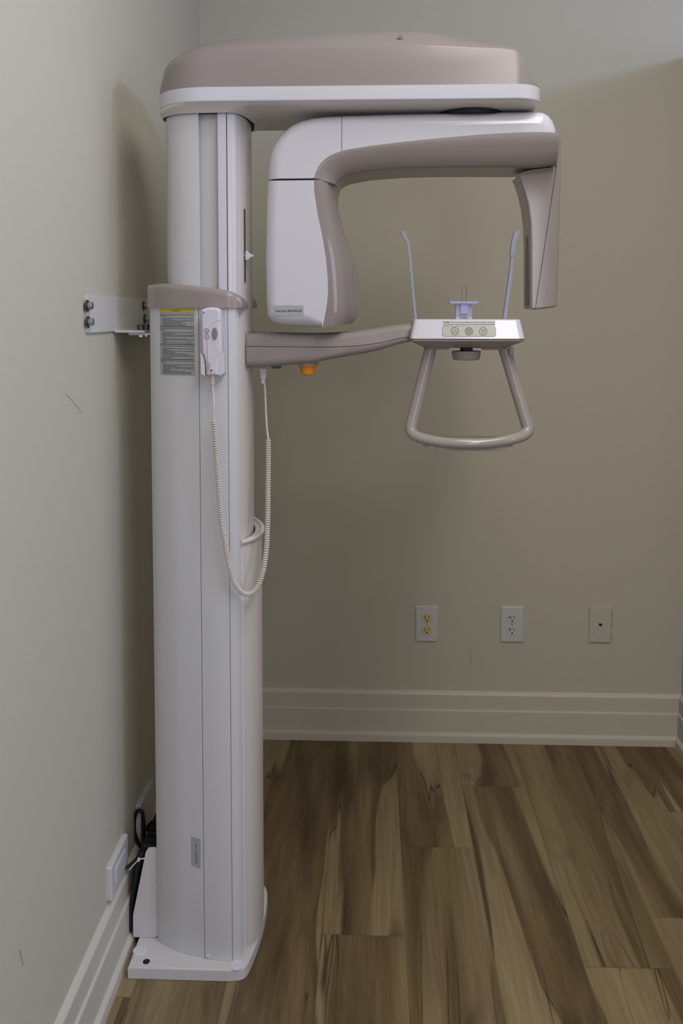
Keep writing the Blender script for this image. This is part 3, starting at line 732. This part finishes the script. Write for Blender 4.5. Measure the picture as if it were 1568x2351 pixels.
# control panel and warning strip lie on the sloping front face
def face(px, py):
    t = (py - 733) / (778 - 733); y = yf_t + (yf_b - yf_t) * t
    return PY(px, py, y)
def on_face(off):
    n = Vector((0, -(zt_ - zb2), (yf_t - yf_b))).normalized()
    def f(u, v):           # u, v in photo-sized units on the face: u right, v down from its top edge
        p = face(u, v); return tuple(p + n * off)
    return f
def flat_plate(poly, off, f=on_face): g = f(off); g0 = f(-0.001); n = len(poly); return [g(*p) for p in poly] + [g0(*p) for p in poly], [tuple(range(n)), tuple(range(n, 2 * n))] + [(i, (i + 1) % n, n + (i + 1) % n, n + i) for i in range(n)]
pr = fillet([(1015.5, 750, 6), (1138, 750.5, 6), (1138, 772.5, 6), (1015.5, 772, 6)], 5)
obj('panel_rim', flat_plate(fillet([(1014.9, 749.4, 6), (1138.6, 749.9, 6), (1138.6, 773.1, 6), (1014.9, 772.6, 6)], 5), 0.0004), M_INKG, mach, angle=None)
pan = obj('control_panel', flat_plate(pr, 0.0008), M_PANEL, mach, angle=None)
def sym(cx, cy, kind):
    parts = [ring_mesh(8.0, 9.2, 40)]
    if kind == 'up': parts.append(stroke([(-4.6, 3.2), (4.6, 3.2), (0, -4.9)], 0.9, True))
    if kind == 'down': parts.append(stroke([(-4.6, -3.0), (4.6, -3.0), (0, 5.0)], 0.9, True))
    if kind == 'gear':
        parts.append(ring_mesh(2.1, 3.0, 24)); pts = []
        for k in range(32):
            r = 6.2 if (k % 4) in (0, 1) else 4.4
            an = 2 * math.pi * (k - 0.5) / 32; pts.append((r * math.cos(an), r * math.sin(an)))
        parts.append(stroke(pts, 0.8, True))
    V, Fc = join(*[([(v[0], v[1]) for v in p[0]], p[1]) for p in parts])
    return [(cx + v[0], cy + v[1]) for v in V], Fc
icons = join(sym(1044, 760.5, 'up'), sym(1076.5, 760.8, 'gear'), sym(1109, 761.2, 'down'))
decal('button_symbols', icons, on_face(0.0011), M_INKG, pan)
wl = [(1016, 736), (1137, 736.5), (1136.5, 748.5), (1015.5, 748)]
wst = obj('warning_label', flat_plate(wl, 0.0006), M_OFFW, mach, angle=None)
L1 = text2d('Warning   This x-ray unit may be dangerous to patient and operator unless safe', 4.6, width=116)
L2 = text2d('exposure factors, operating instructions and maintenance schedules are observed.', 4.6, width=118)
bw = text2d('Warning', 4.6, width=13.2, bold=0.06)
wtx = join(([(1018 + v[0], 741.6 - v[1]) for v in L1[0]], L1[1]), ([(1018 + v[0], 746.6 - v[1]) for v in L2[0]], L2[1]), ([(1018 + v[0], 741.6 - v[1]) for v in bw[0]], bw[1]))
decal('lettering', wtx, on_face(0.0009), M_INK, wst)

# feet under the housing, knob
yh = YM - 0.045
for q0, q1 in (((973, 797), (1034, 803)), ((1106, 797), (1164, 803.5))):
    a0, a1 = PY(q0[0], q0[1], yh - 0.015), PY(q1[0], q1[1], yh - 0.015)
    ft = [(a0.x, a0.z), (a0.x + 0.004, a1.z), (a1.x - 0.004, a1.z), (a1.x, a0.z)]
    obj('handle_socket', prism(ft, yh - 0.02, yh + 0.03, 0.003, seg=3), M_TAUPE, mach)
kc = PY(1071, 806, yh - 0.01)
kn = obj('height_knob', lathe([(0.0285, 0.0), (0.0285, -0.003), (0.0272, -0.012), (0.0262, -0.0165), (0.024, -0.018), (0.0001, -0.018)], (kc.x, yh - 0.005, kc.z), 'z', 96, wave=0.025, nw=32), M_KNOB, mach, angle=20)
obj('knob_stem', join(lathe([(0.0122, 0.012), (0.0122, -0.0005)], (kc.x, yh - 0.005, kc.z), 'z', 24), box(kc.x + 0.003, kc.x + 0.0115, yh - 0.02, yh - 0.012, kc.z + 0.001, kc.z + 0.006)), M_BLACK, kn)
cl = PY(1172, 806, yh)
obj('side_clip', box(cl.x - 0.004, cl.x + 0.0045, yh - 0.012, yh + 0.012, cl.z - 0.008, cl.z + 0.008), M_TAUPE, mach)
obj('carriage_cover_tab', box(cl.x - 0.018, cl.x - 0.002, yh - 0.010, yh + 0.010, cl.z + 0.004, cl.z + 0.012), M_TAUPE, mach)

# handle: one bent tube, bowed towards the patient
hpx = [(988.5, 800, -0.040), (979, 838, -0.040), (967, 886, -0.042), (955, 935, -0.045), (946.5, 968, -0.048), (943.5, 985, -0.052), (950, 998, -0.060), (968, 1006, -0.070), (1000, 1013, -0.080), (1040, 1017.5, -0.086), (1078, 1018.5, -0.088), (1118, 1017.5, -0.086), (1155, 1013, -0.080), (1188, 1005.5, -0.070), (1206, 996.5, -0.060), (1212, 984, -0.052), (1208, 967, -0.048), (1197, 930, -0.045), (1182, 880, -0.042), (1168, 833, -0.040), (1158, 800, -0.040)]
hpt = spline([tuple(PY(p[0], p[1], YM + p[2])) for p in hpx], 6)
zlo_h, zhi_h = min(p[2] for p in hpt), max(p[2] for p in hpt)
hrad = [0.0102 + 0.0028 * min(1, max(0, (p[2] - zlo_h) / 0.035)) for p in hpt]
obj('patient_handle', tube(hpt, 0.0128, 20, rad=hrad), M_HANDLE, mach)
# tray behind the handle's lower bar
q0, q1 = PY(985, 1009, YM - 0.055), PY(1160, 1009, YM - 0.055)
zt2 = PY(1075, 1000, YM + 0.02).z
tray2d = fillet([(q0.x, YM - 0.075, .004), (q1.x, YM - 0.075, .004), (q1.x, YM + 0.02, .02), (q0.x, YM + 0.02, .02)], 5)
zt3 = PY(1075, 1001, YM + 0.02).z
tray = obj('accessory_tray', prism(tray2d, zt3 - 0.012, zt3 - 0.003, 0.001, seg=2, to=toZ), M_GLASS, mach)
rim = [(x, y, zt3 - 0.002) for x, y in fillet([(q0.x - .004, YM - 0.07, .004), (q1.x + .004, YM - 0.07, .004), (q1.x + .004, YM + 0.022, .02), (q0.x - .004, YM + 0.022, .02)], 6)]
obj('tray_rim', tube(rim + [rim[0]], 0.0022, 8), M_TAUPE, tray)
pA, pB = PY(1003, 1027, YM - 0.06), PY(1150, 1031, YM - 0.06)
obj('tray_support', join(box(pA.x, pB.x, YM - 0.085, YM - 0.02, pB.z, pB.z + 0.012), box(pA.x - 0.028, pB.x + 0.022, YM - 0.07, YM - 0.02, pB.z + 0.006, pB.z + 0.013)), M_TAUPE, mach)

# temple supports, chin cup
def temple(pts, y, sgn):
    # flat strip swept along pts (px, py, half width)
    rings = []
    for px, py, hw in pts:
        c = PY(px, py, y); rings.append([(c.x - hw, y - 0.007, c.z), (c.x + hw, y - 0.007, c.z), (c.x + hw, y + 0.007, c.z), (c.x - hw, y + 0.007, c.z)])
    return loft(rings)
yT = YM - 0.035
obj('temple_support', temple([(955, 738, .0026), (949, 680, .0026), (942, 600, .0027), (937, 556, .0032), (931, 548, .0040), (924.5, 531, .0050)], yT, 1), M_ROD, mach, angle=30)
tsr = obj('temple_support', temple([(1157, 738, .0034), (1165, 680, .0033), (1173, 620, .0033), (1176, 586, .0030)], yT, -1), M_ROD, mach, angle=30)
obj('temple_pad', temple([(1175.5, 588, .0046), (1178.5, 560, .0045), (1182, 545, .0048), (1187, 530, .0052)], yT - 0.001, -1), M_ROD, tsr, angle=30)
yc_ = YM - 0.02
def bxp(p0, p1, y0, y1_): a_, b_ = PY(*p0, yc_), PY(*p1, yc_); return box(min(a_.x, b_.x), max(a_.x, b_.x), y0, y1_, min(a_.z, b_.z), max(a_.z, b_.z))
chp = obj('bite_holder', join(bxp((1045.5, 729), (1082.5, 697), yc_ - 0.008, yc_ + 0.012), bxp((1056, 720), (1073, 696), yc_ - 0.013, yc_ - 0.007)), M_BLUE, mach, angle=30)
fl = xz([(1030, 692), (1097.5, 692), (1096, 698), (1032, 698)], yc_)
obj('holder_flange', prism(fl, yc_ - 0.016, yc_ + 0.016, 0.0015, seg=2), M_BLUE, chp)
obj('holder_foot', join(bxp((1044.5, 737), (1055, 729), yc_ - 0.010, yc_ + 0.012), bxp((1055, 737), (1072, 727), yc_ - 0.006, yc_ + 0.012), bxp((1072, 737), (1083, 729), yc_ - 0.010, yc_ + 0.012)), M_OFFW, chp)
rt = PY(1064.5, 692, yc_); rt2 = PY(1064.5, 654, yc_)
obj('bite_rod', lathe([(0.0056, 0), (0.0056, rt2.z - rt.z - 0.001), (0.005, rt2.z - rt.z), (0.0030, rt2.z - rt.z), (0.0030, 0.0)], (rt.x, yc_, rt.z - 0.001), 'z', 28), M_CLEAR, chp)

# --- labels on the machine
def drape(off): return lambda x, z: (x, col_y(x) - off, z)
def drape_rect(x0, x1, z0, z1, off, skew=0.0, n=14):
    V, Fc = [], []
    for i in range(n + 1):
        x = x0 + (x1 - x0) * i / n
        for z in (z0 - skew * i / n, z1 - skew * i / n): V.append((x, col_y(x) - off, z))
    for i in range(n): Fc.append((2 * i, 2 * i + 2, 2 * i + 3, 2 * i + 1))
    return V, Fc
def at_col(px, py):
    p = PY(px, py, 1.70)
    for _ in range(4): p = PY(px, py, col_y(p.x))
    return p
A0, A1 = at_col(368.5, 862), at_col(446, 709)
cx0, cx1, cz0, cz1 = A0.x, A1.x, at_col(446, 863).z, A1.z
cz1 = at_col(408, 709).z
lab = obj('caution_label', drape_rect(cx0, cx1, cz0, cz1, 0.0004), M_LABELG, mach, angle=None)
hh = (cz1 - cz0)
obj('caution_header', drape_rect(cx0 + 0.0006, cx1 - 0.0006, cz1 - hh * 0.052, cz1 - hh * 0.002, 0.0007), M_YELLOW, lab, angle=None)
lw = cx1 - cx0
t = text2d('CAUTION', hh * 0.040, 'CENTER', width=lw * 0.25)
decal('header_lettering', ([((cx0 + cx1) / 2 - 0.001 + v[0], cz1 - hh * 0.041 + v[1]) for v in t[0]], t[1]), drape(0.001), M_INK, lab)
blocks = [
    (0.085, [(0, 1, 'To be safe to both the patient and the operator, please follow the'), (0, 0.2, 'instructions:'), None,
             (1, 1, 'Have the patient remove all metallic objects such as glasses,'), (1, .35, 'earrings and so on.'), (1, 1, 'Protect the patient (especially the child and the pregnant) with protective'), (1, .74, 'apron and so on before operating the unit.'),
             (1, .64, 'Do not expose the x-ray directly to the eyes.'), (1, .78, 'Let the patient not move while the operation is changing.'), (1, .72, 'Switch off power after operating the equipment.')], 0.262),
    (0.290, [(0, 1, "Pour la sécurité du patient et de l'opérateur, veuillez suivre les instructions"), (0, .12, 'suivantes:'), None,
             (1, 1, 'Assurez-vous que le patient retire tous ses objets métalliques (lunettes,'), (1, .4, 'boucles d\'oreilles, etc.).'), (1, 1, 'Protégez le patient au moyen du tablier (en particulier les'), (1, 1, 'enfants et les femmes enceintes) avant de mettre l\'appareil en'), (1, .1, 'marche.'),
             (1, .78, 'Ne dirigez pas le rayon directement vers les yeux du patient.'), (1, 1, 'Demandez au patient de rester immobile jusqu\'à ce que la procédure soit'), (1, .12, 'terminée.'), (1, .97, 'Éteignez le bouton de contact après utilisation de l\'équipement.')], 0.520),
    (0.552, [(0, 1, 'Per la sicurezza del paziente e dell\'operatore, seguire le istruzioni:'), None,
             (1, 1, 'Rimuovere gli oggetti metallici del paziente (occhiali, orecchini,'), (1, .22, 'gioielli, etc.).'), (1, 1, 'Proteggere il paziente (in particolare bambini e donne in gravidanza) con'), (1, .42, 'grembiule protettivo.'), (1, .78, 'Non esporre direttamente agli occhi del paziente.'), (1, .9, 'Non muovere durante la fase di operazione.'), (1, 1, 'Dopo aver eseguito l\'operazione, spegnere l\'interruttore del'), (1, .3, 'sistema.')], 0.745),
    (0.775, [(0, 1, 'Siga las instrucciones indicadas a continuación para la seguridad del paciente'), (0, .16, 'y del operador.'), None,
             (1, 1, 'Asegúrese de que el paciente se quite todos los objetos metálicos antes'), (1, .55, 'de operar (gafas, collares, etc.).'), (1, 1, 'Proteja al paciente, especialmente a niños y embarazadas, antes'), (1, 1, 'de poner en marcha el aparato.'), (1, .25, 'la unidad.'), (1, .76, 'No dirija el haz directamente a los ojos.'), (1, .92, 'Pida al paciente que no se mueva hasta finalizar la operación.'), (1, .92, 'Apague el interruptor después de utilizar el equipo.')], 0.985)]
tx = []
for y0, lines, y_end in blocks:
    step = (y_end - y0) / len(lines); k = 0
    for i, ln in enumerate(lines):
        if ln is None: continue
        ind, wf, s = ln
        full = lw * (0.95 - 0.055 * ind); size = hh * step * 0.98
        t = text2d(s, size, width=full * wf, bold=0.00004)
        zz = cz1 - hh * (y0 + step * i + step * 0.55)
        tx.append(([(cx0 + lw * (0.028 + 0.055 * ind) + v[0], zz + v[1]) for v in t[0]], t[1]))
decal('small_lettering', join(*tx), drape(0.0008), M_INK, lab)
rules = join(*[drape_rect(cx0 + 0.0008, cx1 - 0.0008, cz1 - hh * (r + 0.004), cz1 - hh * (r - 0.004), 0.0009) for r in (0.268, 0.531, 0.757)])
obj('divider_rules', rules, M_INK, lab, angle=None)

B0, B1 = at_col(439.5, 1988), at_col(460, 1925)
lb = obj('serial_label', drape_rect(B0.x, B1.x, B0.z + 0.001, B1.z + 0.001, 0.0004, 0.003, 5), M_LABELG, mach, angle=None)
t = text2d('Column : CWC-047-016227', 0.0050, width=0.043)
zc_ = (B0.z + B1.z) / 2; xc_ = (B0.x + B1.x) / 2 + 0.001
decal('lettering', ([(xc_ + v[1] - 0.0018, zc_ + 0.020 - v[0]) for v in t[0]], t[1]), drape(0.0008), M_INK, lb)

C0, C1 = PY(629, 724.5, yt), PY(697, 701, yt)
lx = fillet([(C0.x, C0.z, .0008), (C1.x, C0.z, .0008), (C1.x, C1.z, .0008), (C0.x, C1.z, .0008)], 3)
lt = obj('xray_control_label', prism(lx, yt - 0.0004, yt + 0.0005), M_LABEL, mach, angle=None)
t = text2d('X-ray Control : MCU-047-016227', 0.0060, width=(C1.x - C0.x) * 0.905, bold=0.00010)
decal('lettering', ([(C0.x + (C1.x - C0.x) * 0.055 + v[0], C0.z + (C1.z - C0.z) * 0.36 + v[1]) for v in t[0]], t[1]), lambda x, z: (x, yt - 0.0007, z), M_INK, lt)

# --- holder for the handset, fixed to the column
yh0 = 1.681
hold = obj('handset_holder', prism(xz([(461, 815), (513, 812), (515, 857), (501, 862), (472, 863), (461, 857)], yh0), yh0 - 0.002, yh0 + 0.004, 0.001, seg=2), M_WHITE, mach)
for pl in ([(460, 811), (463.5, 811), (467, 817), (469.5, 827), (471, 840), (471.2, 863.5), (466, 861.5), (461, 858)], [(514, 806.5), (512, 809.5), (507, 811), (503.5, 821), (501.5, 834), (501.8, 863), (509, 861), (515.5, 856)]):
    obj('holder_cheek', prism(xz(pl, 1.662), 1.660, 1.684, 0.0014, seg=3, ends=(1, 0)), M_WHITE, hold)
hk = [PY(*q, 1.672) for q in ((509.5, 757), (513, 757.5), (514.3, 761), (514.3, 800), (512, 808))]
obj('holder_clip', tube([tuple(p) for p in hk], 0.0009, 8), M_WHITE, hold)

# ================================================================== HANDSET WITH COILED CORD
hb = PY(486, 862, 1.668)
hs = empty('exposure_handset', (hb.x, 1.668, hb.z), 'lilac-white exposure handset with oval grey button, standing in the holder on the column', 'remote control')
yo, yi = 1.656, 1.6805
hp_ = xz([(460.5, 712), (466, 708.5), (475, 706), (485, 705), (496, 706.5), (502, 709), (506, 713), (507, 740), (508.5, 770), (509.5, 806), (505, 815), (502, 830), (501, 845), (501, 861), (495, 862.5), (478, 862.5), (472, 861), (471.5, 845), (470, 830), (466.5, 816), (463, 810), (462, 780), (461, 745)], yo)
obj('handset_body', prism(hp_, yo, yi, 0.006, seg=5, ends=(1, 0)), M_LILAC, hs, angle=40)
fo = lambda off: (lambda u, v: (lambda p: (p.x, yo - off, p.z))(PY(u, v, yo)))
el = [(493 + 6.2 * math.cos(k * math.pi / 16), 766 + 14.2 * math.sin(k * math.pi / 16)) for k in range(32)]
ew = xz(el, yo)
obj('trigger_button', prism(ew, yo - 0.0022, yo + 0.002, 0.0018, seg=3, ends=(1, 0)), M_GREYBTN, hs)
arcp = spline([(506.5, 734, 0), (499, 735.5, 0), (492, 739, 0), (486, 745, 0), (482.8, 754, 0)], 5)
obj('thumb_ridge', tube([fo(0.0)(p[0], p[1]) for p in arcp], 0.0007, 6), M_LILAC, hs)
obj('thumb_ridge', tube([fo(0.0)(p[0], p[1]) for p in spline([(482.8, 754, 0), (485, 776, 0), (493, 793, 0), (500, 807, 0)], 4)], 0.0005, 6), M_LILAC, hs)
dd = disc(1.5, 16); decal('indicator_hole', ([(467.6 + v[0], 718 + v[1]) for v in dd[0]], dd[1]), fo(0.0003), M_BLACK, hs)
def circ(cx, cy): r_ = ring_mesh(4.9, 5.8, 32); return [(cx + v[0], cy + v[1]) for v in r_[0]], r_[1]
decal('button_symbols', join(circ(474.3, 760), circ(474.6, 773.8), stroke([(471, 759.3), (474.3, 756.2), (477.6, 759.3)], 0.7), stroke([(471.6, 774.6), (474.6, 777.7), (477.8, 774.6)], 0.7)), fo(0.0003), mat('maroon_print', (0.13, 0.035, 0.05), 0.5, 0.4), hs)
sd = disc(1.6, 16)
st = text2d('STOP', 2.4, 'CENTER', width=6.4, bold=0.04)
decal('symbol_fill', join(([(474.6 + v[0], 762.0 + v[1]) for v in sd[0]], sd[1]), ([(474.6 + v[0], 773.6 - v[1]) for v in st[0]], st[1]), ([(470.5 + v[0], v[1] + 766.9) for v in stroke([(0, 0), (8, 0)], 0.5)[0]], stroke([(0, 0), (8, 0)], 0.5)[1])), fo(0.0004), M_INKG, hs)
decal('red_stripe', stroke([(474.6, 781.5), (475.6, 810), (477.2, 855)], 0.75), fo(0.0003), M_RED, hs)
t = text2d('vaтech'.replace('т', 'T').replace('e', 'E').replace('c', 'C').replace('h', 'H'), 4.4, width=20.5, bold=0.03)
decal('logo_lettering', ([(478.7 + v[1] * 1.05, 830.5 + v[0]) for v in t[0]], t[1]), lambda u, v: fo(0.0003)(u + 0.0, v), M_RED, hs)
dr = disc(2.2, 20); do = disc(1.5, 16)
decal('logo_dot', ([(485.3 + v[0], 850.5 + v[1]) for v in dr[0]], dr[1]), fo(0.0003), M_DRED, hs)
decal('logo_dot', ([(482.6 + v[0], 853.5 + v[1]) for v in do[0]], do[1]), fo(0.00035), M_ORNG, hs)
# strain relief
bt0 = PY(488, 863, 1.668)
prof_ = [(0.0050, 0.002), (0.0050, -0.003), (0.0044, -0.003)]
for k in range(4): prof_ += [(0.0044, -0.0045 - k * .0032), (0.0034, -0.0050 - k * .0032), (0.0034, -0.0058 - k * .0032), (0.0042, -0.0062 - k * .0032)]
obj('strain_relief', lathe(prof_, (bt0.x, 1.668, bt0.z), 'z', 20), M_CREAM, hs)
cpx = [(490, 962, 1.664), (494, 1000, 1.664), (498, 1060, 1.665), (502, 1110, 1.666), (504.6, 1150, 1.666), (508, 1188, 1.667), (511, 1214, 1.667), (517, 1246, 1.667), (521, 1271, 1.667), (526, 1297, 1.667), (535, 1329, 1.668), (547, 1351, 1.669), (562, 1363.5, 1.672), (577, 1362, 1.677), (590, 1349, 1.683), (600, 1326, 1.69), (607, 1297, 1.70), (612, 1258, 1.712), (613.7, 1220, 1.722), (615, 1175, 1.733), (615.5, 1120, 1.746), (616, 1060, 1.758), (616, 1006, 1.767)]
cw = spline([tuple(PY(*p)) for p in cpx], 24)
cw = [Vector(p) for p in cw]
def helix(path, r, pitch, spt=12):
    # resample by arc length
    L_ = [0.0]
    for i in range(1, len(path)): L_.append(L_[-1] + (path[i] - path[i - 1]).length)
    tot = L_[-1]; nt_ = int(tot / pitch); n = nt_ * spt; out = []; j = 0; nrm = None
    for k in range(n + 1):
        s = tot * k / n
        while j < len(path) - 2 and L_[j + 1] < s: j += 1
        f_ = (s - L_[j]) / max(1e-9, L_[j + 1] - L_[j]); p = path[j].lerp(path[j + 1], f_); tg = (path[j + 1] - path[j]).normalized()
        nrm = tg.orthogonal().normalized() if nrm is None else (nrm - tg * nrm.dot(tg)).normalized()
        bn = tg.cross(nrm); a_ = 2 * math.pi * k / spt
        e = min(1.0, k / spt, (n - k) / spt)
        out.append(p + (nrm * math.cos(a_) + bn * math.sin(a_)) * r * e)
    return out
hx = helix(cw, 0.0037, 0.0047, 14)
st0 = [tuple(PY(*p)) for p in spline([(488, 880, 1.668), (489.5, 905, 1.667), (490.8, 930, 1.664), (489.5, 952, 1.664), (490, 961, 1.664)], 4)]
st1 = [tuple(PY(*p)) for p in spline([(616, 1006, 1.767), (613, 985, 1.772), (610.5, 945, 1.78), (609, 905, 1.785), (606.5, 872, 1.787)], 5)]
obj('coiled_cord', join(tube(st0, 0.0022, 10), tube([tuple(p) for p in hx], 0.00215, 7), tube(st1, 0.0022, 10)), M_CREAM, hs, angle=80, wn=False)
def plug_box(p0, p1, y0, y1_): a_, b_ = PY(*p0, 1.787), PY(*p1, 1.787); return box(a_.x, b_.x, y0, y1_, b_.z, a_.z)
obj('cord_plug', join(plug_box((597.5, 845.5), (613, 853), 1.777, 1.797), plug_box((599, 853), (611.5, 868), 1.779, 1.795), plug_box((601, 868), (608.5, 880), 1.781, 1.793)), M_WHITE, hs, angle=None)

# ================================================================== WALL BRACKET
q = [PX(195, 678, XL), PX(198, 766, XL), PX(262, 760, XL)]
y0_, zt_b, zb_b = q[0].y, q[0].z, q[1].z + 0.001
yfl = PX(262, 762, XL + 0.003).y
brk = empty('wall_bracket', (XL, 1.8, zb_b), 'cream steel wall bracket bolted to the left wall, tying back the column', 'bracket')
bpts = fillet([(y0_, zb_b, .003), (yfl - 0.002, zb_b, 0), (yfl - 0.002, zb_b + 0.001, 0), (2.10, zb_b + 0.001, 0.002), (2.10, zt_b, .003), (y0_, zt_b, .003)], 3)
obj('bracket_plate', prism(bpts, XL, XL + 0.0045, 0.0008, seg=2, ends=(0, 1), to=lambda u, v, h: (h, u, v)), M_BRKT, brk)
zf0 = PX(300, 772, XL + 0.04).z
zf0 = zb_b - 0.003
bend = [(XL + 0.002, zb_b + 0.006), (XL + 0.002, zf0 + 0.004), (XL + 0.0032, zf0 + 0.0012), (XL + 0.006, zf0), (-0.472, zf0), (-0.472, zf0 + 0.0045), (XL + 0.0068, zf0 + 0.0045), (XL + 0.0052, zf0 + 0.0062), (XL + 0.005, zb_b + 0.006)]
obj('bracket_flange', prism(bend, yfl, 2.05, 0.0005, seg=1), M_BRKT, brk)
obj('tie_plate', box(-0.508, -0.4605, yfl + 0.012, 1.90, zf0 - 0.0052, zf0 - 0.0006), M_WHITE, mach, angle=None)
def hexa(r): return [(r * math.cos(k * math.pi / 3 + 0.2), r * math.sin(k * math.pi / 3 + 0.2)) for k in range(6)]
for px_, py_ in ((201.5, 702), (203, 739), (331, 702), (333.5, 732)):
    c = PX(px_, py_, XL + 0.006)
    w_ = obj('wall_bolt', prism([(c.y + u, c.z + v) for u, v in hexa(0.0078)], XL + 0.007, XL + 0.0155, 0.0012, seg=2, ends=(0, 1), to=lambda u, v, h: (h, u, v)), M_STEEL, brk, angle=25)
    obj('washer', lathe([(0.0112, 0), (0.0112, 0.002), (0.0085, 0.0022), (0.0085, 0.0035), (0.0001, 0.0035)], (XL + 0.0045, c.y, c.z), 'x', 28), M_DSTEEL, w_)
for yb_ in (yfl + 0.036, yfl + 0.075):
    xb = -0.489
    w_ = obj('flange_bolt', join(lathe([(0.0078, zf0 + 0.0045), (0.0078, zf0 + 0.0155), (0.0070, zf0 + 0.0165), (0.0001, zf0 + 0.0165)], (xb, yb_, 0), 'z', 20, 0.03, 10)), M_DSTEEL, brk, angle=20)
    obj('nut', prism([(xb + u, yb_ + v) for u, v in hexa(0.0076)], zf0 - 0.0105, zf0 - 0.005, 0.0008, seg=2, to=toZ), M_STEEL, w_, angle=25)

# ================================================================== CABLES BEHIND THE COLUMN
cab = empty('black_cable', (-0.505, 1.86, 0.05), 'black power cord and adapter in the gap between the left wall and the column', 'cable')
def cpath(pts, r, name='cord_loop'):
    return obj(name, tube(spline([tuple(p) for p in pts], 8), r, 10), M_BLACK, cab)
K = lambda px, py, y: PY(px, py, y)
cpath([K(330, 1948, 1.86), K(317, 1935, 1.86), K(309, 1912, 1.86), K(307.5, 1890, 1.86), K(312, 1868, 1.86), K(320, 1861, 1.86), K(327, 1867, 1.86), K(329, 1888, 1.86), K(330, 1915, 1.86), K(334, 1960, 1.86)], 0.0042)
cpath([K(318, 2070, 1.80), K(304, 2070, 1.80), K(293, 2063, 1.80), K(290, 2048, 1.80), K(295, 2033, 1.80), K(304, 2026, 1.80), K(318, 2022, 1.80)], 0.0034)
cpath([K(276, 1998, 1.745), K(288, 1993, 1.75), K(300, 1985, 1.76), K(316, 1970, 1.78), K(330, 1955, 1.80)], 0.0036)
cpath([K(340, 1962, 1.83), K(330, 2000, 1.83), K(320, 2050, 1.83), K(310, 2100, 1.80), K(303, 2130, 1.775)], 0.006)
for k, (dx, yy, r_) in enumerate(((-1.0, 1.757, 0.0052), (2.5, 1.766, 0.006), (6.0, 1.776, 0.0065), (10.0, 1.788, 0.0065), (3.0, 1.80, 0.006))):
    cpath([K(340 + dx * .3, 1952, yy + 0.03), K(326 + dx, 1962, yy), K(317 + dx, 1998, yy), K(309 + dx, 2040, yy), K(302.5 + dx, 2085, yy), K(301.5 + dx, 2110, yy), K(303 + dx, 2136, yy)], r_)
cpath([K(336, 1905, 1.92), K(348, 1890, 1.92), K(356, 1884, 1.92), K(362, 1884, 1.92)], 0.005)
zt_ = [K(297, 1997, 1.742), K(306, 1986, 1.742), K(318, 1974, 1.742), K(323, 1972, 1.742), K(334, 1971, 1.742)]
obj('cable_tie', join(tube([tuple(p) for p in zt_], 0.0014, 6), box(zt_[2].x - 0.002, zt_[2].x + 0.003, 1.739, 1.745, zt_[2].z - 0.002, zt_[2].z + 0.003)), M_WHITE, cab)
aA, aB = K(333, 1886, 1.85), K(362, 1958, 1.85)
abody = obj('power_adapter', prism(fillet([(-0.5055, 0.0262, .004), (-0.4655, 0.0262, .004), (-0.4655, aA.z, .006), (-0.497, aA.z, .006)], 4), 1.765, 1.92, 0.004, seg=3), M_BLACK, cab)
obj('adapter_ridge', join(*[box(-0.494, -0.470, 1.775 + k * 0.022, 1.787 + k * 0.022, aA.z - 0.001, aA.z + 0.003) for k in range(6)]), M_BLACK, abody, angle=None)

# parts that look different from the rest of their thing
for n, l in (('emergency_stop_button', 'amber push button under the support arm'), ('socket', 'green socket under the support arm'), ('caution_label', 'grey caution label with a yellow header'),
             ('control_panel', 'sage green panel with three round buttons'), ('bite_holder', 'translucent blue bite holder'), ('temple_support', 'thin milky blue temple support'),
             ('trigger_button', 'oval grey rubber button'), ('height_knob', 'ribbed grey knob'), ('rotation_hub', 'black rotation hub'), ('bite_rod', 'clear bite rod'), ('gusset_plate', 'white steel gusset plate'),
             ('coiled_cord', 'cream coiled cord'), ('xray_control_label', 'silver serial label'), ('cable_tie', 'white cable tie'), ('wall_bolt', 'zinc hex bolt'), ('flange_bolt', 'dark socket bolt')):
    for o in bpy.data.objects:
        if o.name.split('.')[0] == n: o['label'] = l
